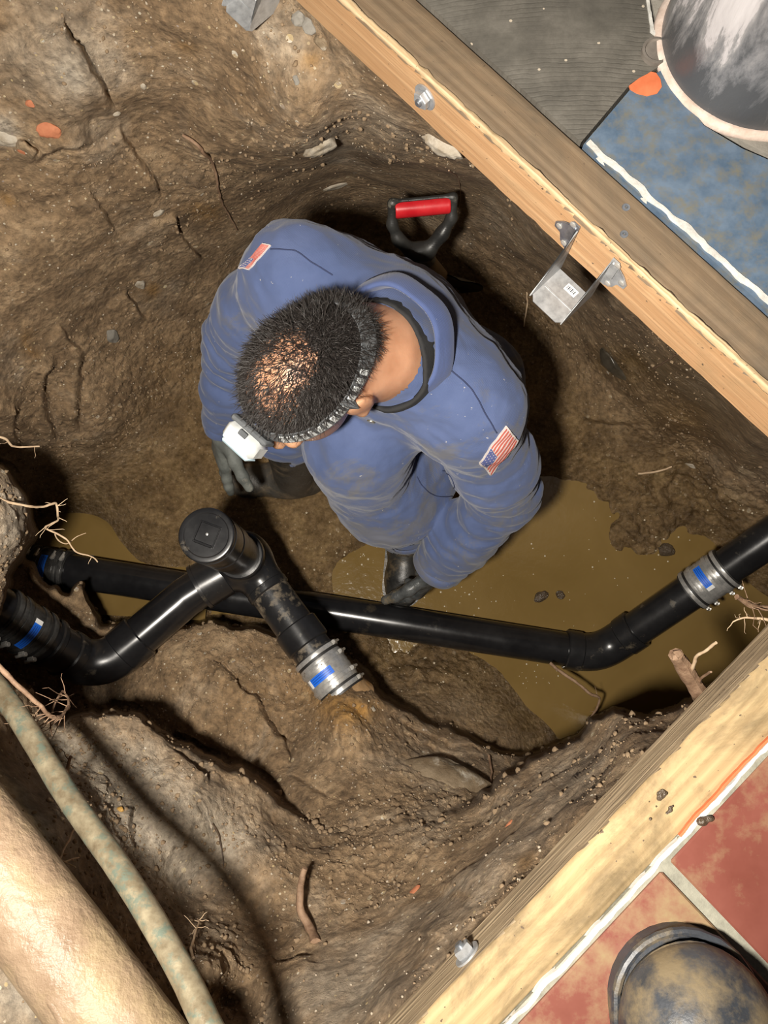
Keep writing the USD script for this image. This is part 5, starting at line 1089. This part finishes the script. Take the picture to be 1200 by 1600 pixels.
pts = tri_[:, 0] * (1 - r1)[:, None] + tri_[:, 1] * (r1 * (1 - r2))[:, None] + tri_[:, 2] * (r1 * r2)[:, None]
nn = sc_m.face_normals[fi]; nn = nn * np.sign(((pts - hd) * nn).sum(1))[:, None]
keep = rng.random(NH) > .86 * bald(pts)
pts, nn = pts[keep], nn[keep]; NHK = len(pts)
flow = nrm(h_f * .4 - nn * ((h_f * .4 @ nn.T))[:, None] + rng.normal(0, .35, (NHK, 3)))
ln = .0055 + .005 * rng.random(NHK)
cvp = np.stack([pts - nn * .001, pts + (nn * .6 + flow * .5) * (ln * .5)[:, None], pts + (nn * .68 + flow * 1.05) * (ln * .92)[:, None], pts + (nn * .66 + flow * 1.5) * (ln * 1.15)[:, None]], 1)
hcv = UsdGeom.BasisCurves.Define(stage, man.path + '/hair')
hcv.CreateTypeAttr('cubic'); hcv.CreateBasisAttr('bspline'); hcv.CreateWrapAttr('pinned')
hcv.CreatePointsAttr(Vt.Vec3fArray.FromNumpy((cvp.reshape(-1, 3) - man.loc).astype(np.float32)))
hcv.CreateCurveVertexCountsAttr(Vt.IntArray.FromNumpy(np.full(NHK, 4, np.int32)))
hcv.CreateWidthsAttr(Vt.FloatArray.FromNumpy(np.tile([.0008, .0008, .0006, .0002], NHK).astype(np.float32))); hcv.SetWidthsInterpolation('vertex')
UsdShade.MaterialBindingAPI.Apply(hcv.GetPrim()).Bind(HAIR)
say(hcv.GetPrim(), 'short dark hair thinning on the crown')
# headlamp: an elastic strap round the head with a case on the forehead
hl = Thing('headlamp', 'silver headlamp on a grey elastic strap worn by the man in blue coveralls', 'headlamp', loc=tuple(H(.1, 0, -.02)))
A = np.linspace(0, 2 * np.pi, 96, endpoint=False)
def strap_ring(r_add, a0=0, a1=2 * np.pi, n=96, lo=-.013, hi=.013, closed=True):
    A = np.linspace(a0, a1, n, endpoint=not closed); V = []
    for a in A:
        dirv = nrm(h_f * math.cos(a) * .098 + h_s * math.sin(a) * .077)
        for q, e in ((lo, 0), (hi, 0), (hi, .0016), (lo, .0016)):
            c = hd + h_up * (.024 + .012 * math.cos(a) + q)
            p = c.copy(); 
            lo_r, hi_r = .03, .14
            V.append((c, dirv, e))
    C = np.array([x[0] for x in V]); Dv = np.array([x[1] for x in V]); E = np.array([x[2] for x in V])
    lo_r, hi_r = np.full(len(C), .02), np.full(len(C), .15)
    for _ in range(22):
        mid_ = (lo_r + hi_r) / 2; ins = body(C + Dv * mid_[:, None]) < 0; lo_r = np.where(ins, mid_, lo_r); hi_r = np.where(ins, hi_r, mid_)
    R = np.minimum(hi_r, .118) + r_add + E
    return trimesh.Trimesh(C + Dv * R[:, None], grid_faces(n, 4, wrap=True, loop=closed), process=False)
st_ = hl.part('strap', strap_ring(.0085), STRAP, 40)
for k in range(14):
    a = 0.55 + k * .12
    hl.part('strap_check', strap_ring(.0095, a, a + .075, 5, -.008, .008, False), STRAP_MARK, 40, parent=st_)
lc = H(.118, 0, .036); LR = np.array([h_s, h_f, h_up])
cs = hl.part('lamp_case', box((.060, .030, .040), lc, LR, .007), LAMP_CASE, 40)
hl.part('bracket', box((.066, .010, .030), lc - h_f * .018, LR, .003), STRAP, 40)
hl.part('lens', box((.050, .007, .030), lc + h_f * .016, LR, .003), LENS, 40, parent=cs)
hl.part('lens', box((.046, .016, .003), lc + h_up * .0205 + h_f * .003, LR, .001), LENS, 40, parent=cs)
hl.part('button', box((.014, .008, .003), lc + h_up * .0210 - h_f * .010, LR, .001), STRAP, 40, parent=cs)

# ---------------------------------------------------------------- shovel standing against the far wall
sh0 = at(656, 392, -.655); sh1 = V3(.175, .945, -1.16)
shv = Thing('shovel', 'shovel with a red-gripped black D handle leaning on the wall behind the man', 'shovel', loc=tuple(sh1))
gA, gB = at(614, 328, -.575), at(706, 319, -.575)
sp_ = nrm(gB - gA)
shv.part('grip', lathe([(.004, .010), (.004, .0150), (.007, .0168), (np.linalg.norm(gB - gA) - .007, .0168), (np.linalg.norm(gB - gA) - .004, .0150), (np.linalg.norm(gB - gA) - .004, .010)], gA, sp_, 32), RED, label='red plastic grip')
mid_g = (gA + gB) / 2; dn = nrm(sh0 - mid_g)
F = Field(.012)
arc = [gA - sp_ * .002 - dn * .012, gA - sp_ * .001 + dn * .030, gA + sp_ * .012 + dn * .062, sh0 + dn * .004 - sp_ * .012, sh0 + dn * .004 + sp_ * .014, gB - sp_ * .014 + dn * .060, gB + sp_ * .002 + dn * .028, gB + sp_ * .002 - dn * .012]
rr = [.0085, .0092, .0115, .016, .016, .0125, .0095, .0085]
for a, b, ra, rb in zip(arc[:-1], arc[1:], rr[:-1], rr[1:]): F.cone(a, b, ra, rb)
F.cone(gA - dn * .016 - sp_ * .001, gB - dn * .016 + sp_ * .001, .005, .005)
shd = nrm(sh1 - sh0); F.cone(sh0, sh0 + shd * .10, .017, .0195)
shv.part('handle_frame', F.mesh(.003), HANDLE_BLACK, True, label='black D frame')
shv.part('shaft', tube(np.linspace(sh0 + shd * .05, sh1 + shd * -.18, 20), .0165, 20), basic('ash_shaft', (.16, .11, .06), (.26, .18, .10), 30.0, (.6, .8)), 40)
b_u, b_v, _ = frame(shd, (1, 0, 0)); bw = np.array([.05, .085, .095, .095, .08, .0])
bl_ = []
for k, w in enumerate(bw):
    for q in np.linspace(-1, 1, 9): bl_.append(sh1 + shd * (-.20 + k * .052) + b_u * w * q + b_v * (.018 * (q * q)))
bl_ = np.array(bl_); nb = nrm(b_v) * .002
shv.part('blade', trimesh.Trimesh(np.vstack([bl_ + nb, bl_ - nb]), np.vstack([grid_faces(6, 9), grid_faces(6, 9)[:, ::-1] + 54]), process=False), HANDLE_BLACK, True)

# ---------------------------------------------------------------- stones, brick bits, clods
def stone(px, py, w, h, m, name, label, cat, rot=0.0, flat=.55, seed=1, sink=.3, z=None, rough_=.35, group=None):
    """an irregular stone about w x h pixels across, bedded in the ground"""
    p, n = gp(px, py)
    if z is not None: p = at(px, py, z); n = V3(0, 0, 1)
    dep = np.linalg.norm(p - [0, 0, CAM_Z]); k = dep / FPX / 2
    s = trimesh.creation.icosphere(3, 1.0); v = s.vertices
    v = v * (1 + rough_ * (2 * fbm(v * 1.1 + seed * 3.7, 3, seed) - 1) + .10 * (2 * noise(v * 4 + seed, seed) - 1))[:, None]
    pl = nrm(np.random.default_rng(seed).normal(size=(7, 3)))
    for q in pl: e = v @ q - .72; v = v - np.clip(e, 0, None)[:, None] * q * .8
    c, sn2 = math.cos(rot), math.sin(rot)
    u = nrm(at(px + 10 * c, py + 10 * sn2, p[2]) - at(px, py, p[2])); u = nrm(u - (u @ n) * n); t = np.cross(n, u)
    v = v * [w * k, h * k, min(w, h) * k * flat]
    v = p + v[:, :1] * u + v[:, 1:2] * t + v[:, 2:] * n + n * min(w, h) * k * flat * (.5 - sink * 1.6)
    return single(name, trimesh.Trimesh(v, s.faces, process=False), m, label, cat, smooth=30, group=group)
ST = [(500, 224, 62, 40, STONE, 'rock', 'pale chalky rock set in the pit wall above the man', 'rock', .5, .6, 3), (525, 292, 44, 20, STONE, 'stone_flake', 'tan stone flake lying flat just above the man', 'stone', .5, .4, 4),
 (694, 224, 66, 42, STONE, 'rock', 'pale rock tucked under the ledger timber', 'rock', .4, .6, 5), (6, 214, 34, 30, STONE, 'rubble', 'pale grey lump of rubble at the left edge of the upper wall', 'rubble', 0, .5, 6),
 (466, 28, 18, 22, PLAIN_CONCRETE, 'gravel_stone', 'grey gravel stone nearest the upper joist hanger', 'stone', 1.0, .8, 7), (481, 40, 24, 22, PLAIN_CONCRETE, 'gravel_stone', 'grey gravel stone against the ledger timber, largest of three', 'stone', .3, .8, 8), (500, 66, 22, 18, EARTH_ROCK, 'gravel_stone', 'brown earthy stone below two grey gravel stones at the ledger', 'stone', .3, .8, 9),
 (222, 446, 14, 28, STONE, 'pebble', 'upright pale pebble in the wall left of the man\'s shoulder', 'pebble', .3, .6, 10), (175, 524, 20, 34, PLAIN_CONCRETE, 'pebble', 'bluish grey stone in the wall left of the man\'s elbow', 'pebble', -.2, .5, 11), (245, 325, 20, 12, STONE, 'pebble', 'white pebble left of the rust-coloured earth patch', 'pebble', -.2, .6, 12), (223, 124, 8, 12, STONE, 'pebble', 'small white pebble high on the upper left wall', 'pebble', .2, .7, 13), (460, 125, 10, 14, PLAIN_CONCRETE, 'pebble', 'small grey pebble below the upper joist hanger', 'pebble', -.3, .7, 14), (178, 170, 12, 8, STONE, 'pebble', 'small pale pebble at the foot of the long crack', 'pebble', .2, .7, 15),
 (78, 200, 34, 24, BRICK, 'brick_fragment', 'largest orange brick fragment in the upper left wall', 'brick', .3, .5, 16), (47, 160, 11, 13, BRICK, 'brick_fragment', 'small orange brick chip above the largest fragment', 'brick', .3, .5, 17), (35, 236, 13, 9, BRICK, 'brick_fragment', 'small orange brick chip below left of the largest fragment', 'brick', -.4, .5, 18), (650, 1394, 18, 12, BRICK, 'brick_fragment', 'dull red brick bit in the slope beside the sill timber', 'brick', -.8, .5, 19), (797, 1286, 16, 10, BRICK, 'brick_fragment', 'dull red brick bit in the earth below the caked rock', 'brick', -.2, .4, 20),
 (700, 1210, 138, 84, EARTH_ROCK, 'rock', 'large earth-caked rock at the foot of the slope by the sill', 'rock', -.15, .55, 21), (960, 567, 66, 40, DARK_STONE, 'stone', 'dark rounded stone in the wall right of the man', 'stone', .15, .5, 22), (190, 1262, 10, 10, basic('ochre_pebble', (.40, .22, .05), (.5, .3, .08), 40.0), 'pebble', 'ochre yellow pebble on the grey earth beside the copper pipe', 'pebble', 0, .8, 23),
 (590, 1103, 10, 8, STONE, 'pebble', 'white pebble right of the rusty pipe stub', 'pebble', 0, .7, 24), (946, 1198, 9, 8, STONE, 'pebble', 'white pebble beside the weathered face of the sill', 'pebble', 0, .7, 25), (1080, 727, 20, 10, STONE, 'pebble', 'tan pebble in the mud heap at the right', 'pebble', .1, .6, 26)]
for px, py, w, h, m, nm, lb, ct, ro, fl, sd in ST: stone(px, py, w, h, m, nm, lb, ct, ro, fl, sd)
for px, py, w, h, sd, lb in ((845, 932, 26, 16, 31, 'dark mud clod in the middle of the brown water'), (876, 930, 16, 12, 32, 'smaller mud clod just right of the dark one in the water'), (1040, 861, 24, 20, 33, 'wet mud clod in the water below the mud heap'), (984, 758, 14, 12, 34, 'wet mud clod at the upper edge of the water')):
    stone(px, py, w, h, CLOD, 'mud_clod', lb, 'mud clod', -.4 if sd == 31 else .3, .7, sd, z=WZ + .001, sink=.2)

# ---------------------------------------------------------------- roots
def root(path, w0, w1, m, label, lift=(0.004, 0.03), zs=None, hairs=0, name='root', hair_len=.02, fork=(), seed=1, cat='root'):
    """a root along pixels of the photograph: w0, w1 its width in pixels; lift above the ground or heights zs"""
    r_ = np.random.default_rng(seed)
    def line(path, zs, lift):
        if zs is None:
            P = []
            for k, (x, y) in enumerate(path):
                p, n = gp(x, y); d = rays(x, y); l = lift[0] + (lift[1] - lift[0]) * k / max(len(path) - 1, 1); P.append(p - d * l)
        else: P = [at(x, y, z) for (x, y), z in zip(path, np.interp(np.linspace(0, 1, len(path)), np.linspace(0, 1, len(zs)), zs))]
        return spline(P, max(16, 7 * len(path)))
    P = line(path, zs, lift); dep = np.linalg.norm(P[0] - [0, 0, CAM_Z])
    P = P + (np.stack([fbm(P * 40, 2, seed + q) for q in range(3)], 1) - .5) * .004
    R = np.linspace(w0, w1, len(P)) * dep / FPX / 2
    parts = [tube(P, R, 8, wob=.35, seed=seed)]
    for f in fork:
        Q = line(f, zs[-1:] * 2 if zs is not None else None, (lift[1], lift[1])); Q = Q + (P[np.argmin(np.linalg.norm(P - Q[0], axis=1))] - Q[0]) * np.linspace(1, 0, len(Q))[:, None]
        parts.append(tube(Q, np.linspace(max(w1, w0 * .5), w1 * .6, len(Q)) * dep / FPX / 2, 6, wob=.3, seed=seed + 1))
    for k in range(hairs):
        a = P[int(len(P) * (.35 + .62 * r_.random()))] ; d = nrm(r_.normal(size=3) + [0, 0, .4]); s = nrm(r_.normal(size=3)); L = hair_len * (.5 + r_.random())
        parts.append(tube([a, a + d * L * .4 + s * L * .1, a + d * L * .75 + s * L * .3, a + d * L + s * L * .25], np.array([.7, .6, .45, .3]) * .0011, 5))
    return single(name, parts, m, label, cat, smooth=40)
root([(492, 1472), (484, 1446), (471, 1420), (470, 1392), (475, 1362), (478, 1352)], 15, 9, ROOT, 'broken upright root stub in the lower middle slope', (.0, .075), hairs=5, hair_len=.008, seed=2)
root([(1098, 1092), (1084, 1068), (1068, 1042), (1056, 1022)], 25, 21, ROOT, 'thick broken root poking out from under the sill timber', zs=(-.36, -.33, -.30), fork=([(1058, 1030), (1056, 1020)], [(1062, 1030), (1066, 1020)]), seed=3)
root([(1088, 1062), (1081, 1045), (1086, 1028), (1102, 1018), (1119, 1004)], 6, 4, ROOTLET, 'curved pale rootlet beside the thick broken root', zs=(-.34, -.24), seed=4, name='rootlet')
root([(1094, 1070), (1096, 1060), (1104, 1052), (1112, 1050)], 6, 3, ROOT, 'short curled rootlet right of the thick broken root', zs=(-.34, -.28), seed=5, name='rootlet')
root([(1216, 950), (1196, 949), (1176, 946), (1162, 938), (1151, 932)], 8, 7, ROOT, 'frayed root at the right edge above the sill timber', zs=(-.30, -.26), hairs=10, hair_len=.03, seed=6)
root([(1214, 974), (1190, 967), (1166, 966), (1145, 972)], 5, 2, ROOTLET, 'thin root below the frayed one at the right edge', zs=(-.28, -.30), hairs=8, hair_len=.025, seed=7)
root([(-20, 768), (12, 784), (46, 791), (66, 792), (87, 786), (91, 806), (92, 812), (71, 824), (104, 842), (120, 862), (140, 868), (152, 878)], 4.5, 2.5, ROOTLET, 'long crooked pale root hanging from the clod at the left', zs=(-.36, -.44, -.50, -.56, -.60), hairs=10, hair_len=.02, fork=([(92, 812), (97, 832), (108, 840), (122, 834), (134, 833)],), seed=8)
root([(-15, 680), (8, 686), (20, 697), (38, 698), (61, 697)], 4, 2.5, ROOTLET, 'thin pale root at the left edge above the clod', zs=(-.55, -.62), hairs=2, seed=9)
root([(-14, 1024), (14, 1056), (40, 1082), (72, 1112), (92, 1121), (104, 1108), (107, 1092), (98, 1079)], 8, 3, ROOT, 'tan branching root crossing above the top of the copper pipe', zs=(-.165, -.19, -.27, -.34), hairs=24, hair_len=.03, fork=([(76, 1114), (69, 1128), (73, 1143), (82, 1150)],), seed=10)
root([(84, 1302), (92, 1270), (100, 1236), (106, 1202), (110, 1182)], 8, 4, ROOT, 'straight thin root passing behind the copper pipe', zs=(-.30, -.26), hairs=5, seed=11)
root([(112, 1300), (104, 1322), (96, 1342), (122, 1340)], 3, 2, ROOTLET, 'fine rootlet in the gap between the copper pipe and the old pipe', (.004, .03), hairs=3, seed=12, name='rootlet')
root([(302, 1500), (300, 1475), (306, 1455), (308, 1438)], 4.5, 2.5, ROOTLET, 'small branched twig right of the lower copper pipe', (.004, .05), hairs=8, hair_len=.018, seed=13, name='rootlet')
root([(860, 1036), (876, 1050), (900, 1066), (920, 1082), (937, 1092), (932, 1108), (922, 1122)], 5, 3, ROOT, 'bent root reaching from the pipe elbow over the dark water', zs=(-1.15, -1.10, -1.16), hairs=2, seed=14)
root([(288, 206), (303, 213), (318, 226), (332, 252), (340, 290), (354, 330), (370, 358)], 5, 2.5, ROOT, 'long thin root lying down the upper left wall', (.012, .010), seed=15)
root([(1024, 574), (1040, 564), (1058, 554)], 3, 2, ROOT, 'thin root below the ledger timber at the right', (.006, .02), seed=16)
root([(996, 738), (1022, 736), (1050, 728)], 4, 2.5, ROOTLET, 'thin twig lying on the mud heap', (.012, .012), seed=17, name='twig', cat='twig')
root([(764, 1180), (768, 1200), (765, 1218)], 4, 2.5, ROOT, 'thin root standing at the end of the caked rock', (.01, .02), seed=18)
root([(195, 936), (208, 941), (222, 948)], 6, 4, ROOT, 'short root in the hollow under the branch pipe', (.01, .03), hairs=6, hair_len=.02, seed=19)
root([(702, 262), (716, 285), (718, 330)], 2.5, 1.5, ROOT, 'hair-thin root hanging right of the shovel handle', (.006, .006), seed=20, name='rootlet')
root([(824, 456), (826, 478), (820, 510)], 3, 2, ROOTLET, 'thin pale root in the wall beside the middle joist hanger', (.006, .01), seed=21, name='rootlet')
root([(333, 1288), (346, 1320), (352, 1352)], 2.5, 1.5, basic('dark_root', (.05, .035, .025), (.09, .06, .04), 50.0), 'dark hair-thin root on the grey slope right of the copper pipe', (.004, .004), seed=22, name='rootlet')

# ---------------------------------------------------------------- the boot of someone standing on the tiles
bt = at(1072, 1660, 0.004); bt[2] = .006
toe = at(1066, 1500, 0.03)
t = nrm(UP(toe - bt)); s = V3(-t[1], t[0], 0); A = np.array([t, s, [0, 0, 1]])
tb = Thing('boot', 'dusty black rubber boot toe standing on the red tiles at the bottom edge', 'boot', loc=(bt[0], bt[1], .004))
F = Field(.035)
F.cone(bt + t * -.10 + [0, 0, .05], bt + t * .0 + [0, 0, .055], .048, .054, .04).cone(bt + t * .0 + [0, 0, .052], bt + t * .045 + [0, 0, .046], .058, .056, .04).ell(bt + t * .052 + [0, 0, .042], A, (.062, .062, .046), .03)
F.cone(bt + t * -.11 + [0, 0, .08], bt + t * -.125 + [0, 0, .30], .055, .062, .05)
F.cut(bt + [0, 0, .016], (0, 0, -1)); F.cut(bt + [0, 0, .29], (0, 0, 1))
tb.part('upper', F.mesh(.0042), BOOT_DUSTY, True)
out = sg.MultiPoint([(bt + t * q)[:2] for q in (-.13, -.07)]).convex_hull.buffer(.048).union(sg.MultiPoint([(bt + t * q)[:2] for q in (-.05, .055)]).convex_hull.buffer(.0655)).buffer(.02).buffer(-.02)
tb.part('sole', prism(np.array(out.simplify(.0006).exterior.coords), .0042, .024), BOOT_DUSTY, 40)
rim = np.array(out.buffer(-.001).simplify(.001).exterior.coords)
tb.part('toe_rand', tube(np.c_[rim, np.full(len(rim), .0265)], .0042, 8, cap=False), BOOT_DUSTY, 40)
tb.part('rand_ridge', tube(np.c_[np.array(out.buffer(-.006).simplify(.001).exterior.coords), np.full(len(out.buffer(-.006).simplify(.001).exterior.coords), .040)], .0022, 8, cap=False), BOOT_DUSTY, 40)
